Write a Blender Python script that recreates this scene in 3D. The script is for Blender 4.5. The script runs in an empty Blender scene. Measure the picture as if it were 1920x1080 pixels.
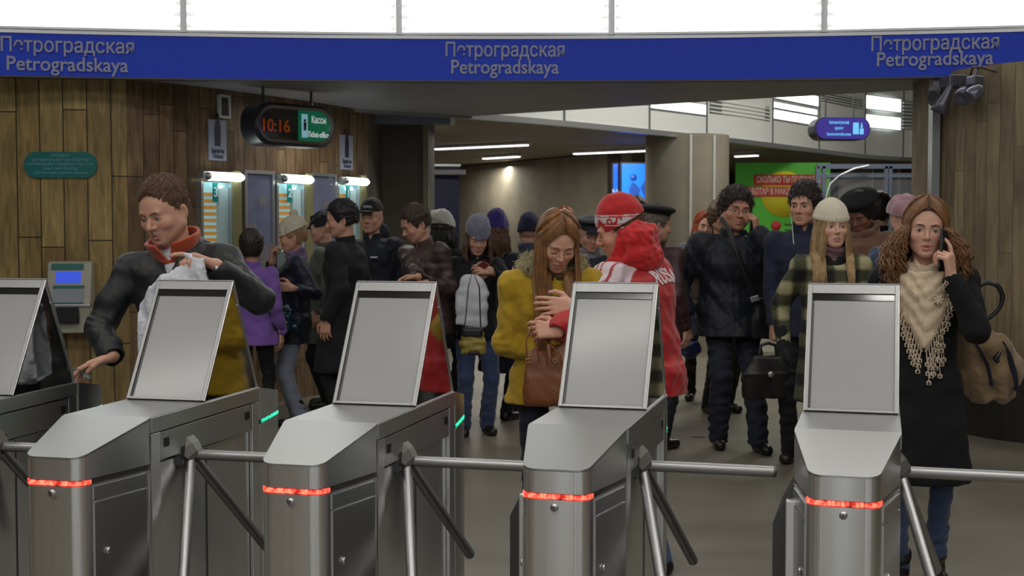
import bpy, bmesh, math, random
import numpy as np
from mathutils import Vector, Matrix
from mathutils.bvhtree import BVHTree
PI = math.pi
C = bpy.context.scene.collection
random.seed(7); RNG = np.random.RandomState(7)
# ------------------------------------------------------------------ camera, world, lights, exposure
FL = 2400.0; CAMZ = 1.58; PITCH = math.atan(110 / FL)
cd = bpy.data.cameras.new('camera'); cam = bpy.data.objects.new('camera', cd); C.objects.link(cam)
cam.location = (0, 0, CAMZ); cam.rotation_euler = (PI / 2 - PITCH, 0, 0)
cd.sensor_width = 36; cd.lens = FL / 1920 * 36; cd.clip_end = 200
cd.dof.use_dof = True; cd.dof.focus_distance = 5.2; cd.dof.aperture_fstop = 6.3
bpy.context.scene.camera = cam
sc = bpy.context.scene
sc.view_settings.view_transform = 'Standard'; sc.view_settings.look = 'None'
sc.view_settings.gamma = 1; sc.view_settings.use_curve_mapping = False
sc.view_settings.exposure = -0.28
w = bpy.data.worlds.new('world'); sc.world = w; w.use_nodes = True
w.node_tree.nodes['Background'].inputs[0].default_value = (0.62, 0.66, 0.75, 1)
w.node_tree.nodes['Background'].inputs[1].default_value = 0.10


def area(name, loc, sx, sy, power, col=(1, 1, 1), rot=(0, 0, 0), spread=180):
    l = bpy.data.lights.new(name, 'AREA'); l.shape = 'RECTANGLE'; l.size = sx; l.size_y = sy
    l.energy = power; l.color = col; l.spread = math.radians(spread)
    o = bpy.data.objects.new(name, l); C.objects.link(o); o.location = loc; o.rotation_euler = rot
    return o


WARM = (1.0, 0.95, 0.86); COOL = (0.86, 0.93, 1.0)
# ceiling luminaires of the near hall (over and behind the photographer)
for i, x in enumerate((-4.2, -1.4, 1.4, 4.2)):
    area('hall_lamp', (x, 2.2, 4.75), 1.7, 0.25, 50, (1, .97, .92))
    area('hall_lamp', (x, -1.5, 4.75), 1.7, 0.25, 50, (1, .97, .92))
    area('hall_lamp', (x, 6.2, 4.75), 1.7, 0.25, 30, (1, .97, .92))
# low hall beyond the blue band: (x, y, z, power)
for x, y, z, p in ((-1.2, 11.6, 2.7, 13), (.9, 11.3, 2.7, 14), (2.4, 13.6, 4.7, 75), (4.5, 15.0, 4.7, 95), (1.2, 18, 2.7, 44), (-.4, 19.5, 2.7, 36), (4.8, 23.5, 2.7, 26), (-.9, 15.6, 2.7, 20), (6.3, 17.0, 4.7, 80), (-.6, 23, 2.7, 34)):
    area('low_hall_lamp', (x, y, z), 1.4, 0.12, p, WARM)


# ------------------------------------------------------------------ pixel <-> world
def ray(px, py):
    u = (px - 960) / FL; v = (540 - py) / FL
    cp, sp = math.cos(PITCH), math.sin(PITCH)
    return Vector((u, cp + v * sp, -sp + v * cp))


def P(px, py, d):
    r = ray(px, py); r = r * (d / r.y)
    return Vector((r.x, r.y, r.z + CAMZ))


# ------------------------------------------------------------------ materials
MATS = {}


def mat(name, col=(.5, .5, .5), rough=.6, metal=0, emit=None, es=1.0, noise=0, nscale=20, bump=0, bscale=60,
        stretch=(1, 1, 1), spec=.5, alpha=1, trans=0, sheen=0, attr=False, coat=0):
    if name in MATS: return MATS[name]
    m = bpy.data.materials.new(name); m.use_nodes = True; MATS[name] = m
    nt = m.node_tree; b = nt.nodes['Principled BSDF']; N = nt.nodes.new; L = nt.links.new
    c4 = (*col, 1)
    b.inputs['Base Color'].default_value = c4; b.inputs['Roughness'].default_value = rough
    b.inputs['Metallic'].default_value = metal; b.inputs['Specular IOR Level'].default_value = spec
    b.inputs['Alpha'].default_value = alpha; b.inputs['Transmission Weight'].default_value = trans
    if coat: b.inputs['Coat Weight'].default_value = coat; b.inputs['Coat Roughness'].default_value = .15
    if sheen: b.inputs['Sheen Weight'].default_value = sheen; b.inputs['Sheen Roughness'].default_value = .5
    if emit: b.inputs['Emission Color'].default_value = (*emit, 1); b.inputs['Emission Strength'].default_value = es
    tc = N('ShaderNodeTexCoord'); mp = N('ShaderNodeMapping'); mp.inputs['Scale'].default_value = stretch
    L(tc.outputs['Object'], mp.inputs['Vector'])
    src = None
    if attr:
        a = N('ShaderNodeAttribute'); a.attribute_name = 'tint'; src = a.outputs['Color']; L(src, b.inputs['Base Color'])
    if noise:
        n = N('ShaderNodeTexNoise'); n.inputs['Scale'].default_value = nscale; n.inputs['Detail'].default_value = 5
        L(mp.outputs[0], n.inputs['Vector'])
        mr = N('ShaderNodeMapRange'); mr.inputs['From Min'].default_value = .25; mr.inputs['From Max'].default_value = .75
        mr.inputs['To Min'].default_value = 1 - noise; mr.inputs['To Max'].default_value = 1 + noise
        L(n.outputs['Fac'], mr.inputs['Value'])
        mx = N('ShaderNodeVectorMath'); mx.operation = 'SCALE'
        if src is not None: L(src, mx.inputs[0])
        else: mx.inputs[0].default_value = col
        L(mr.outputs[0], mx.inputs['Scale']); L(mx.outputs[0], b.inputs['Base Color'])
    if bump:
        n2 = N('ShaderNodeTexNoise'); n2.inputs['Scale'].default_value = bscale; n2.inputs['Detail'].default_value = 4
        L(mp.outputs[0], n2.inputs['Vector'])
        bp = N('ShaderNodeBump'); bp.inputs['Strength'].default_value = bump; bp.inputs['Distance'].default_value = .01
        L(n2.outputs['Fac'], bp.inputs['Height']); L(bp.outputs[0], b.inputs['Normal'])
    return m


def srgb(r, g, b):
    f = lambda c: ((c / 255 + .055) / 1.055) ** 2.4 if c > 10 else c / 255 / 12.92
    return (f(r), f(g), f(b))


def brushed(name, col, rough, scale=(3, 3, 220), amp=.12, var=.1, bs=.05, aniso=0):
    m = mat(name, col, rough, 1)
    nt = m.node_tree; b = nt.nodes['Principled BSDF']; N = nt.nodes.new; L = nt.links.new
    tc = N('ShaderNodeTexCoord'); mp = N('ShaderNodeMapping'); mp.inputs['Scale'].default_value = scale
    n = N('ShaderNodeTexNoise'); n.inputs['Scale'].default_value = 4; n.inputs['Detail'].default_value = 6
    L(tc.outputs['Object'], mp.inputs['Vector']); L(mp.outputs[0], n.inputs['Vector'])
    mr = N('ShaderNodeMapRange'); mr.inputs['To Min'].default_value = rough - amp; mr.inputs['To Max'].default_value = rough + amp
    L(n.outputs['Fac'], mr.inputs['Value']); L(mr.outputs[0], b.inputs['Roughness'])
    bp = N('ShaderNodeBump'); bp.inputs['Strength'].default_value = bs; bp.inputs['Distance'].default_value = .001
    L(n.outputs['Fac'], bp.inputs['Height']); L(bp.outputs[0], b.inputs['Normal'])
    n3 = N('ShaderNodeTexNoise'); n3.inputs['Scale'].default_value = 5; n3.inputs['Detail'].default_value = 3
    L(tc.outputs['Object'], n3.inputs['Vector'])
    m2 = N('ShaderNodeMapRange'); m2.inputs['To Min'].default_value = 1 - var; m2.inputs['To Max'].default_value = 1 + var
    L(n3.outputs['Fac'], m2.inputs['Value'])
    vm = N('ShaderNodeVectorMath'); vm.operation = 'SCALE'; vm.inputs[0].default_value = col
    L(m2.outputs[0], vm.inputs['Scale']); L(vm.outputs[0], b.inputs['Base Color'])
    if aniso:
        tg = N('ShaderNodeTangent'); tg.direction_type = 'RADIAL'; tg.axis = 'Z'; L(tg.outputs[0], b.inputs['Tangent'])
        b.inputs['Anisotropic'].default_value = aniso; b.inputs['Anisotropic Rotation'].default_value = .25
    return m


def plank_mat(name, c1, c2, mortar, width, length, mort=.02, stain=.35):
    m = mat(name, c1, .62)
    nt = m.node_tree; b = nt.nodes['Principled BSDF']; N = nt.nodes.new; L = nt.links.new
    uv = N('ShaderNodeTexCoord'); sx = N('ShaderNodeSeparateXYZ'); cx = N('ShaderNodeCombineXYZ')
    L(uv.outputs['UV'], sx.inputs[0]); L(sx.outputs['X'], cx.inputs['Y'])
    dv = N('ShaderNodeMath'); dv.operation = 'DIVIDE'; dv.inputs[1].default_value = width; L(sx.outputs['X'], dv.inputs[0])
    fl_ = N('ShaderNodeMath'); fl_.operation = 'FLOOR'; L(dv.outputs[0], fl_.inputs[0])
    wn = N('ShaderNodeTexWhiteNoise'); wn.noise_dimensions = '1D'; L(fl_.outputs[0], wn.inputs['W'])
    ml = N('ShaderNodeMath'); ml.operation = 'MULTIPLY_ADD'; ml.inputs[1].default_value = 5.3; L(wn.outputs['Value'], ml.inputs[0]); L(sx.outputs['Y'], ml.inputs[2]); L(ml.outputs[0], cx.inputs['X'])
    br = N('ShaderNodeTexBrick'); br.inputs['Scale'].default_value = 1; br.offset = .37; br.offset_frequency = 2
    br.squash = 1; br.inputs['Brick Width'].default_value = length; br.inputs['Row Height'].default_value = width
    br.inputs['Mortar Size'].default_value = mort * width; br.inputs['Mortar Smooth'].default_value = .3; br.inputs['Bias'].default_value = 0
    br.inputs['Color1'].default_value = (*c1, 1); br.inputs['Color2'].default_value = (*c2, 1); br.inputs['Mortar'].default_value = (*mortar, 1)
    L(cx.outputs[0], br.inputs['Vector'])
    mp = N('ShaderNodeMapping'); mp.inputs['Scale'].default_value = (1.2, 9, 1); L(cx.outputs[0], mp.inputs['Vector'])
    n = N('ShaderNodeTexNoise'); n.inputs['Scale'].default_value = 3; n.inputs['Detail'].default_value = 8; n.inputs['Distortion'].default_value = .6
    L(mp.outputs[0], n.inputs['Vector'])
    mr = N('ShaderNodeMapRange'); mr.inputs['From Min'].default_value = .3; mr.inputs['From Max'].default_value = .7
    mr.inputs['To Min'].default_value = 1 - stain; mr.inputs['To Max'].default_value = 1 + stain; L(n.outputs['Fac'], mr.inputs['Value'])
    n2 = N('ShaderNodeTexNoise'); n2.inputs['Scale'].default_value = 1.1; n2.inputs['Detail'].default_value = 4
    L(cx.outputs[0], n2.inputs['Vector'])
    mr2 = N('ShaderNodeMapRange'); mr2.inputs['From Min'].default_value = .35; mr2.inputs['From Max'].default_value = .65
    mr2.inputs['To Min'].default_value = .72; mr2.inputs['To Max'].default_value = 1.25; L(n2.outputs['Fac'], mr2.inputs['Value'])
    # knots
    vo = N('ShaderNodeTexVoronoi'); vo.inputs['Scale'].default_value = 1.7; mpk = N('ShaderNodeMapping'); mpk.inputs['Scale'].default_value = (1, 1.6, 1)
    L(cx.outputs[0], mpk.inputs['Vector']); L(mpk.outputs[0], vo.inputs['Vector'])
    mk = N('ShaderNodeMapRange'); mk.inputs['From Min'].default_value = .025; mk.inputs['From Max'].default_value = .06
    mk.inputs['To Min'].default_value = .4; mk.inputs['To Max'].default_value = 1; L(vo.outputs['Distance'], mk.inputs['Value'])
    mm = N('ShaderNodeMath'); mm.operation = 'MULTIPLY'; L(mr.outputs[0], mm.inputs[0]); L(mr2.outputs[0], mm.inputs[1])
    m3 = N('ShaderNodeMath'); m3.operation = 'MULTIPLY'; L(mm.outputs[0], m3.inputs[0]); L(mk.outputs[0], m3.inputs[1])
    vm = N('ShaderNodeVectorMath'); vm.operation = 'SCALE'; L(br.outputs['Color'], vm.inputs[0]); L(m3.outputs[0], vm.inputs['Scale'])
    L(vm.outputs[0], b.inputs['Base Color'])
    bp = N('ShaderNodeBump'); bp.inputs['Strength'].default_value = .5; bp.inputs['Distance'].default_value = .012; bp.invert = True
    L(br.outputs['Fac'], bp.inputs['Height']); L(bp.outputs[0], b.inputs['Normal'])
    return m


# ------------------------------------------------------------------ object helpers
def tag(o, label=None, cat=None, group=None, kind=None):
    if label: o['label'] = label
    if cat: o['category'] = cat
    if group: o['group'] = group
    if kind: o['kind'] = kind
    return o


def empty(name, loc=(0, 0, 0), rz=0, label=None, cat=None, group=None):
    o = bpy.data.objects.new(name, None); C.objects.link(o); o.location = loc; o.rotation_euler = (0, 0, rz)
    o.empty_display_size = .1
    return tag(o, label, cat, group)


def copy_tree(o, parent=None):
    c = o.copy(); C.objects.link(c); c.parent = parent
    for ch in o.children: copy_tree(ch, c)
    return c


def mesh_obj(name, verts, faces, m=None, parent=None, smooth=False, loc=None, rot=None):
    me = bpy.data.meshes.new(name); me.from_pydata([tuple(v) for v in verts], [], faces); me.update()
    if m:
        for x in (m if isinstance(m, (list, tuple)) else [m]): me.materials.append(x)
    if smooth:
        for p in me.polygons: p.use_smooth = True
    o = bpy.data.objects.new(name, me); C.objects.link(o)
    if parent: o.parent = parent
    if loc is not None: o.location = loc
    if rot is not None: o.rotation_euler = rot
    return o


class MB:
    """collects shapes of one part"""
    def __init__(s): s.v = []; s.f = []; s.sm = []

    def add(s, v, f, smooth=False):
        n = len(s.v); s.v += [Vector(x) for x in v]; s.f += [[i + n for i in q] for q in f]; s.sm += [smooth] * len(f); return s

    def box(s, x0, y0, z0, x1, y1, z1, bev=0.0):
        if bev <= 0:
            v = [(x, y, z) for z in (z0, z1) for y in (y0, y1) for x in (x0, x1)]
            return s.add(v, [[0, 2, 3, 1], [4, 5, 7, 6], [0, 1, 5, 4], [1, 3, 7, 5], [3, 2, 6, 7], [2, 0, 4, 6]])
        bm = bmesh.new(); bmesh.ops.create_cube(bm, size=1)
        for q in bm.verts: q.co = Vector(((x0 + x1) / 2 + q.co.x * (x1 - x0), (y0 + y1) / 2 + q.co.y * (y1 - y0), (z0 + z1) / 2 + q.co.z * (z1 - z0)))
        bmesh.ops.bevel(bm, geom=list(bm.edges), offset=bev, segments=3, affect='EDGES', profile=.5)
        bm.verts.ensure_lookup_table(); s.add([q.co.copy() for q in bm.verts], [[q.index for q in f.verts] for f in bm.faces]); bm.free(); return s

    def prism(s, poly, z0, z1, smooth=False):
        """poly: list (x,y) CCW; z0,z1 numbers or functions of (x,y)"""
        n = len(poly); a = z0 if callable(z0) else (lambda x, y: z0); b = z1 if callable(z1) else (lambda x, y: z1)
        v = [(x, y, a(x, y)) for x, y in poly] + [(x, y, b(x, y)) for x, y in poly]
        s.add(v, [[i, (i + 1) % n, n + (i + 1) % n, n + i] for i in range(n)], smooth)
        s.add(v, [list(range(n))[::-1], list(range(n, 2 * n))]); return s

    def prism_x(s, poly, x0, x1):
        """poly in (y,z), extruded along x"""
        n = len(poly); v = [(x0, y, z) for y, z in poly] + [(x1, y, z) for y, z in poly]
        return s.add(v, [[i, (i + 1) % n, n + (i + 1) % n, n + i] for i in range(n)] + [list(range(n))[::-1], list(range(n, 2 * n))])

    def prism_y(s, poly, y0, y1, smooth=False):
        """poly in (x,z), extruded along y"""
        n = len(poly); v = [(x, y0, z) for x, z in poly] + [(x, y1, z) for x, z in poly]
        s.add(v, [[i, (i + 1) % n, n + (i + 1) % n, n + i] for i in range(n)], smooth)
        return s.add(v, [list(range(n)), list(range(n, 2 * n))[::-1]])

    def tube(s, pts, r, seg=8, caps=True, flat=1.0):
        pts = [Vector(p) for p in pts]; n = len(pts); rs = r if isinstance(r, (list, tuple)) else [r] * n
        v = []; up = None
        for i, p in enumerate(pts):
            t = (pts[min(i + 1, n - 1)] - pts[max(i - 1, 0)]).normalized()
            if up is None:
                up = Vector((0, 0, 1)) if abs(t.z) < .9 else Vector((1, 0, 0))
            a = t.cross(up)
            if a.length < 1e-6: a = t.orthogonal()
            a.normalize(); b = a.cross(t).normalized(); up = b
            for k in range(seg):
                an = 2 * PI * k / seg
                v.append(p + a * math.cos(an) * rs[i] + b * math.sin(an) * rs[i] * flat)
        f = [[i * seg + k, i * seg + (k + 1) % seg, (i + 1) * seg + (k + 1) % seg, (i + 1) * seg + k] for i in range(n - 1) for k in range(seg)]
        s.add(v, f, True)
        if caps: s.add(v, [list(range(seg))[::-1], list(range((n - 1) * seg, n * seg))])
        return s

    def lathe(s, prof, M=None, seg=24):
        """prof (r,z) about z, then matrix M"""
        M = M or Matrix(); v = []
        for r, z in prof:
            for k in range(seg):
                an = 2 * PI * k / seg; v.append(M @ Vector((r * math.cos(an), r * math.sin(an), z)))
        n = len(prof)
        f = [[i * seg + k, i * seg + (k + 1) % seg, (i + 1) * seg + (k + 1) % seg, (i + 1) * seg + k] for i in range(n - 1) for k in range(seg)]
        return s.add(v, f, True)

    def disc(s, c, r, axis='y', h=.004, seg=20):
        M = Matrix.Translation(c) @ (Matrix.Rotation(PI / 2, 4, 'X') if axis == 'y' else Matrix.Rotation(PI / 2, 4, 'Y') if axis == 'x' else Matrix())
        return s.lathe([(0, -h / 2), (r, -h / 2), (r, h / 2), (0, h / 2)], M, seg)

    def build(s, name, m, parent=None, loc=None, rot=None, bevel=0):
        me = bpy.data.meshes.new(name); me.from_pydata([tuple(x) for x in s.v], [], s.f); me.update()
        for x in (m if isinstance(m, (list, tuple)) else [m]): me.materials.append(x)
        me.polygons.foreach_set('use_smooth', s.sm)
        o = bpy.data.objects.new(name, me); C.objects.link(o)
        if parent: o.parent = parent
        if loc is not None: o.location = loc
        if rot is not None: o.rotation_euler = rot
        if bevel:
            md = o.modifiers.new('bevel', 'BEVEL'); md.width = bevel; md.segments = 2; md.limit_method = 'ANGLE'
        return o


def rrect(w, h, r, n=6):
    """rounded rectangle outline centred at 0"""
    r = min(r, w / 2 - 1e-4, h / 2 - 1e-4); o = []
    for cx, cy, a0 in ((w / 2 - r, h / 2 - r, 0), (-w / 2 + r, h / 2 - r, 90), (-w / 2 + r, -h / 2 + r, 180), (w / 2 - r, -h / 2 + r, 270)):
        for k in range(n + 1):
            a = math.radians(a0 + 90 * k / n); o.append((cx + r * math.cos(a), cy + r * math.sin(a)))
    return o


def text_verts(s, size, ext=.002, bold=0.0, align='CENTER', wid=1.0):
    cu = bpy.data.curves.new('t', 'FONT'); cu.body = s; cu.size = size; cu.extrude = ext; cu.offset = bold * size
    cu.align_x = align; cu.align_y = 'CENTER'; cu.space_character = 1.0; cu.resolution_u = 4
    o = bpy.data.objects.new('t', cu); C.objects.link(o)
    dg = bpy.context.evaluated_depsgraph_get(); me = o.evaluated_get(dg).to_mesh()
    v = [Vector((q.co.x * wid, q.co.y, q.co.z)) for q in me.vertices]; f = [list(p.vertices) for p in me.polygons]
    o.evaluated_get(dg).to_mesh_clear(); bpy.data.objects.remove(o); bpy.data.curves.remove(cu)
    return v, f


def text(name, s, size, m, parent=None, loc=(0, 0, 0), rot=(PI / 2, 0, 0), ext=.002, bold=0.012, wid=1.0, fit=None):
    v, f = text_verts(s, size, ext, bold, wid=wid)
    if fit and v:
        w_ = max(q.x for q in v) - min(q.x for q in v); k = fit / w_; cx = (max(q.x for q in v) + min(q.x for q in v)) / 2
        v = [Vector(((q.x - cx) * k, q.y, q.z)) for q in v]
    return mesh_obj(name, v, f, m, parent, loc=loc, rot=rot)


# ------------------------------------------------------------------ plan paths of walls
def smooth_path(pts, n=8):
    out = []; k = len(pts)
    for i in range(k - 1):
        p0, p1, p2, p3 = pts[max(i - 1, 0)], pts[i], pts[i + 1], pts[min(i + 2, k - 1)]
        for j in range(n):
            t = j / n
            out.append(tuple(.5 * (2 * b + (c - a) * t + (2 * a - 5 * b + 4 * c - d) * t * t + (3 * b - a - 3 * c + d) * t ** 3) for a, b, c, d in zip(p0, p1, p2, p3)))
    out.append(tuple(pts[-1])); return out


def hit(path, px):
    u = (px - 960) / FL; best = None
    for (x0, y0), (x1, y1) in zip(path[:-1], path[1:]):
        # x = u*y/cosish ; pitch effect ignored in plan
        a0 = x0 - u * y0; a1 = x1 - u * y1
        if a0 * a1 <= 0 and a0 != a1:
            t = a0 / (a0 - a1); y = y0 + (y1 - y0) * t; x = x0 + (x1 - x0) * t
            if y > 0 and (best is None or y < best[1]): best = (x, y, math.atan2(y1 - y0, x1 - x0))
    return best


def wrect(path, x0, y0, x1, y1):
    """rect on a wall from pixels -> (centre, width, height, angle)"""
    l = hit(path, x0); r = hit(path, x1); a = P(x0, (y0 + y1) / 2, l[1]); b = P(x1, (y0 + y1) / 2, r[1])
    d = (l[1] + r[1]) / 2; top = P(x0, y0, d); bot = P(x0, y1, d)
    ang = math.atan2(b.y - a.y, b.x - a.x)
    c = Vector(((l[0] + r[0]) / 2, d, (top.z + bot.z) / 2))
    return c, math.hypot(r[0] - l[0], r[1] - l[1]), top.z - bot.z, ang


def wall(name, path, z0, z1, m, thick=.15, parent=None, struct=True, nz=1):
    """vertical wall following plan path; uv in metres"""
    n = len(path); L = [0]
    for a, b in zip(path[:-1], path[1:]): L.append(L[-1] + math.hypot(b[0] - a[0], b[1] - a[1]))
    nor = []
    for i in range(n):
        a = path[max(i - 1, 0)]; b = path[min(i + 1, n - 1)]; dx, dy = b[0] - a[0], b[1] - a[1]; l = math.hypot(dx, dy)
        nor.append((-dy / l, dx / l))       # to the left of travel (away from the camera when going left->right)
    v = []
    for i, (x, y) in enumerate(path): v += [(x, y, z0), (x, y, z1), (x + nor[i][0] * thick, y + nor[i][1] * thick, z0), (x + nor[i][0] * thick, y + nor[i][1] * thick, z1)]
    f = []
    for i in range(n - 1):
        a, b = 4 * i, 4 * i + 4
        f += [[a, b, b + 1, a + 1], [b + 2, a + 2, a + 3, b + 3], [a + 1, b + 1, b + 3, a + 3], [a, a + 2, b + 2, b]]
    f += [[0, 1, 3, 2], [4 * n - 4, 4 * n - 2, 4 * n - 1, 4 * n - 3]]
    o = mesh_obj(name, v, f, m, parent); me = o.data; uv = me.uv_layers.new(name='UVMap')
    for lp in me.loops:
        i = lp.vertex_index // 4; uv.data[lp.index].uv = (L[i], me.vertices[lp.vertex_index].co.z)
    if struct: o['kind'] = 'structure'
    return o


CEIL = 2.78
M_WOODL = plank_mat('plank_stone_ochre', srgb(176, 156, 100), srgb(142, 116, 72), (.03, .022, .012), .185, 1.35, .03)
M_WOODT = plank_mat('plank_stone_brown', srgb(132, 108, 78), srgb(100, 78, 56), (.02, .014, .010), .135, 1.1, .03, .4)
M_WOODR = plank_mat('board_marked_concrete', srgb(152, 138, 108), srgb(126, 110, 84), (.07, .06, .045), .11, 1.7, .02, .25)
M_CONC = mat('grey_concrete', srgb(134, 128, 112), .75, noise=.18, nscale=3)
M_CONCD = mat('dark_concrete', srgb(104, 99, 92), .75, noise=.15, nscale=3)
M_SOFF = mat('soffit_paint', srgb(150, 150, 158), .55, noise=.06, nscale=2)
M_FLOOR = mat('floor_stone', srgb(122, 116, 104), .42, noise=.22, nscale=1.6, bump=.1, bscale=25)
M_WHITE = mat('white_panel', srgb(222, 224, 220), .45)
M_LITE = mat('lit_panel', (.9, .9, .9), .5, emit=(.93, 1, .98), es=2.6)
M_SKYP = mat('daylight_pane', (.9, .9, .9), .5, emit=(.96, 1, 1), es=3.0)
M_BLUE = mat('blue_band', srgb(2, 66, 232), .5)
M_LETT = mat('grey_lettering', srgb(176, 180, 208), .5)
M_STEEL = brushed('brushed_steel', (.52, .52, .53), .33)
M_STEELH = brushed('brushed_steel_horizontal', (.60, .60, .60), .34, (4, 4, 160), .05, .06, .02, .7)
M_STEELV = brushed('brushed_steel_vertical', (.74, .74, .73), .30, (30, 30, .6), .06, .08, .02, .88)
M_STEELT = brushed('brushed_steel_top', (.58, .58, .58), .36, (60, 4, 4), .012, .03, .0)
M_FRAME = brushed('frame_steel', (.30, .30, .30), .42, (150, 4, 4), .08, .05)
M_MIRR = mat('polished_steel', (.52, .51, .5), .05, 1)
M_TUBE = mat('satin_tube', (.40, .40, .40), .42, 1)
M_DARKM = mat('dark_metal', (.10, .10, .105), .35, .8)
M_BLACK = mat('black_plastic', (.012, .012, .014), .35)
M_ALU = mat('aluminium', (.6, .62, .64), .35, .9)
M_PANEL = mat('hood_panel', srgb(160, 161, 161), .45, noise=.03, nscale=2, coat=.25)
M_TEAL = mat('teal_sign', srgb(16, 118, 116), .35, coat=.4)
M_GREEN = mat('green_sign', srgb(20, 120, 84), .3, emit=srgb(26, 140, 100), es=.35)
M_SIGNW = mat('sign_white', (.8, .85, .87), .5, emit=(.8, .9, .95), es=.35)
M_PRINT = mat('white_print', srgb(200, 215, 225), .5)
M_PRINTG = mat('grey_print', srgb(120, 125, 130), .5)
M_GLASS = mat('glass', (.8, .9, .95), .05, trans=1, alpha=.25)

# ------------------------------------------------------------------ the shell
left_path = smooth_path([(-9, 8.6), (-6.5, 9.75), (-4.6, 10.2), (-3.1, 10.35), (-2.25, 11.45), (-1.8, 12.3), (-1.465, 13.05)], 6)
fl = MB().box(-12, -8, -.1, 14, 42, 0).build('floor', M_FLOOR); fl['kind'] = 'structure'
wall('wall_left', left_path[:19], 0, CEIL, M_WOODL, .25)
wall('wall_ticket_office', left_path[18:], 0, CEIL, M_WOODT, .25)
wall('wall_back', [(-1.62, 26), (-1.2, 25), (1.7, 20)], 0, CEIL, M_CONC, .2)
wall('wall_pillar', [(-1.47, 13.05), (-1.45, 14.3), (-.93, 14.3), (-.90, 14.9), (-1.6, 16), (-1.62, 26)], 0, CEIL, M_CONCD, .2)
wall('wall_far', [(1.7, 20), (1.9, 29), (14, 29)], 0, 6, mat('dark_brown_wall', srgb(66, 54, 46), .8, noise=.2, nscale=2), .2)
wall('wall_right_far', [(14, 29), (14, -8)], 0, 6, M_CONCD, .2)
right_path = smooth_path([(3.33, 14.5), (3.3, 10.6), (3.335, 10.12), (3.5, 9.65), (3.78, 9.3), (4.6, 8.7), (6.5, 7.9), (9.5, 7.3)], 5)
wall('wall_right', right_path[5:], .62, 2.80, M_WOODR, .3)
wall('baseboard_right', [(x + .05, y + .06) for x, y in right_path[5:]], 0, .64, mat('dark_plinth', srgb(42, 40, 36), .5), .25)
wall('wall_behind_camera', [(13, -6), (-12, -6)], 0, 5, mat('back_wall', srgb(112, 106, 98), .8, noise=.2, nscale=1), .2)
wall('wall_side_left', [(-9, -6), (-9, 8.6)], 0, 5, M_CONCD, .2)
# made-up glowing doors behind the photographer, added for bright strips in the steel
for i, x in enumerate((-4.4, -2.1, .2, 2.5, 4.8)):
    r = empty('door_%d' % (i + 1), (x, -5.98, 0)); r['kind'] = 'structure'
    MB().box(-.42, 0, .15, .42, .03, 2.5).build('door_glass', mat('door_daylight', (.8, .85, .9), .3, emit=(.85, .93, 1), es=2.2), r)
    m = MB()
    for sx in (-.48, .42): m.box(sx, 0, 0, sx + .06, .08, 2.6)
    m.box(-.48, 0, 2.5, .48, .08, 2.6); m.box(-.48, 0, 0, .48, .08, .15); m.box(-.02, 0, .15, .02, .06, 2.5); m.build('door_frame', M_DARKM, r)
# fascia arc (concave to the camera)
ZF0, ZF1 = 2.76, 3.085
def arc_y(x): return 10.22 - .024 * (x + .1) ** 2
arc = [(x / 4, arc_y(x / 4)) for x in range(-34, 35)]
sg = empty('station_name_band', (0, 0, 0), 0, 'long curved royal blue band with the station name in grey letters', 'sign')
bnd = wall('band_panel', arc, ZF0, ZF1, M_BLUE, .08, sg, False)
wall('trim_1', [(x, y - .012) for x, y in arc], ZF1, ZF1 + .03, M_ALU, .12)
wall('trim_2', [(x, y - .004) for x, y in arc], ZF0 - .012, ZF0, mat('dark_edge', srgb(90, 84, 84), .5), .1)
for (cx, c1, c2) in ((128, 87, 122), (947, 95, 127), (1752, 82, 111)):
    for s, cy, wd in (('Петроградская', c1, {128: 238, 947: 221, 1752: 228}[cx]), ('Petrogradskaya', c2, {128: 217, 947: 200, 1752: 208}[cx])):
        h = hit(arc, cx); p = P(cx, cy, h[1])
        text('lettering', s, .155, M_LETT, sg, (p.x + math.sin(h[2]) * .01, h[1] - .012, p.z), (PI / 2, 0, h[2]), .003, .012, fit=wd * h[1] / FL)
# windows over the band
joints = [-440, -45, 350, 750, 1145, 1540, 1935, 2330]
for i, (a, b) in enumerate(zip(joints[:-1], joints[1:])):
    A = hit(arc, a); B = hit(arc, b); cx, cy = (A[0] + B[0]) / 2, (A[1] + B[1]) / 2; an = math.atan2(B[1] - A[1], B[0] - A[0]); wd = math.hypot(B[0] - A[0], B[1] - A[1])
    r = empty('window_%d' % (i + 1), (cx, cy, ZF1 + .03), an); r['kind'] = 'structure'
    m = MB()
    for sx in (-1, 1): m.box(sx * wd / 2 - .022 - .004 * sx, -.03, 0, sx * wd / 2 + .022 - .004 * sx, .05, 1.3)
    m.box(-wd / 2, -.02, 0, wd / 2, .05, .018); m.build('window_frame', M_ALU, r)
    MB().box(-wd / 2, .09, 0, wd / 2, .10, 1.3).build('glass_pane', M_SKYP, r)
    m = MB()
    for k in range(12):
        z = .045 + k * .088
        for sx in (-1, 1):
            m.prism_y([(sx * (wd / 2 - .03), z - .012), (sx * (wd / 2 - .075 - .02 * (k % 2)), z), (sx * (wd / 2 - .03), z + .03)][::sx], .0, .05)
        m.box(-wd / 2 + .05, .02, z - .0015, wd / 2 - .05, .045, z + .0015)
    m.build('louvre', mat('louvre_glass', (.75, .78, .72), .3, emit=(.9, .92, .85), es=.8), r)
wall('wall_upper', [(x, y + .1) for x, y in arc], ZF1 + 1.3, 5, M_CONC, .1)
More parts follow.
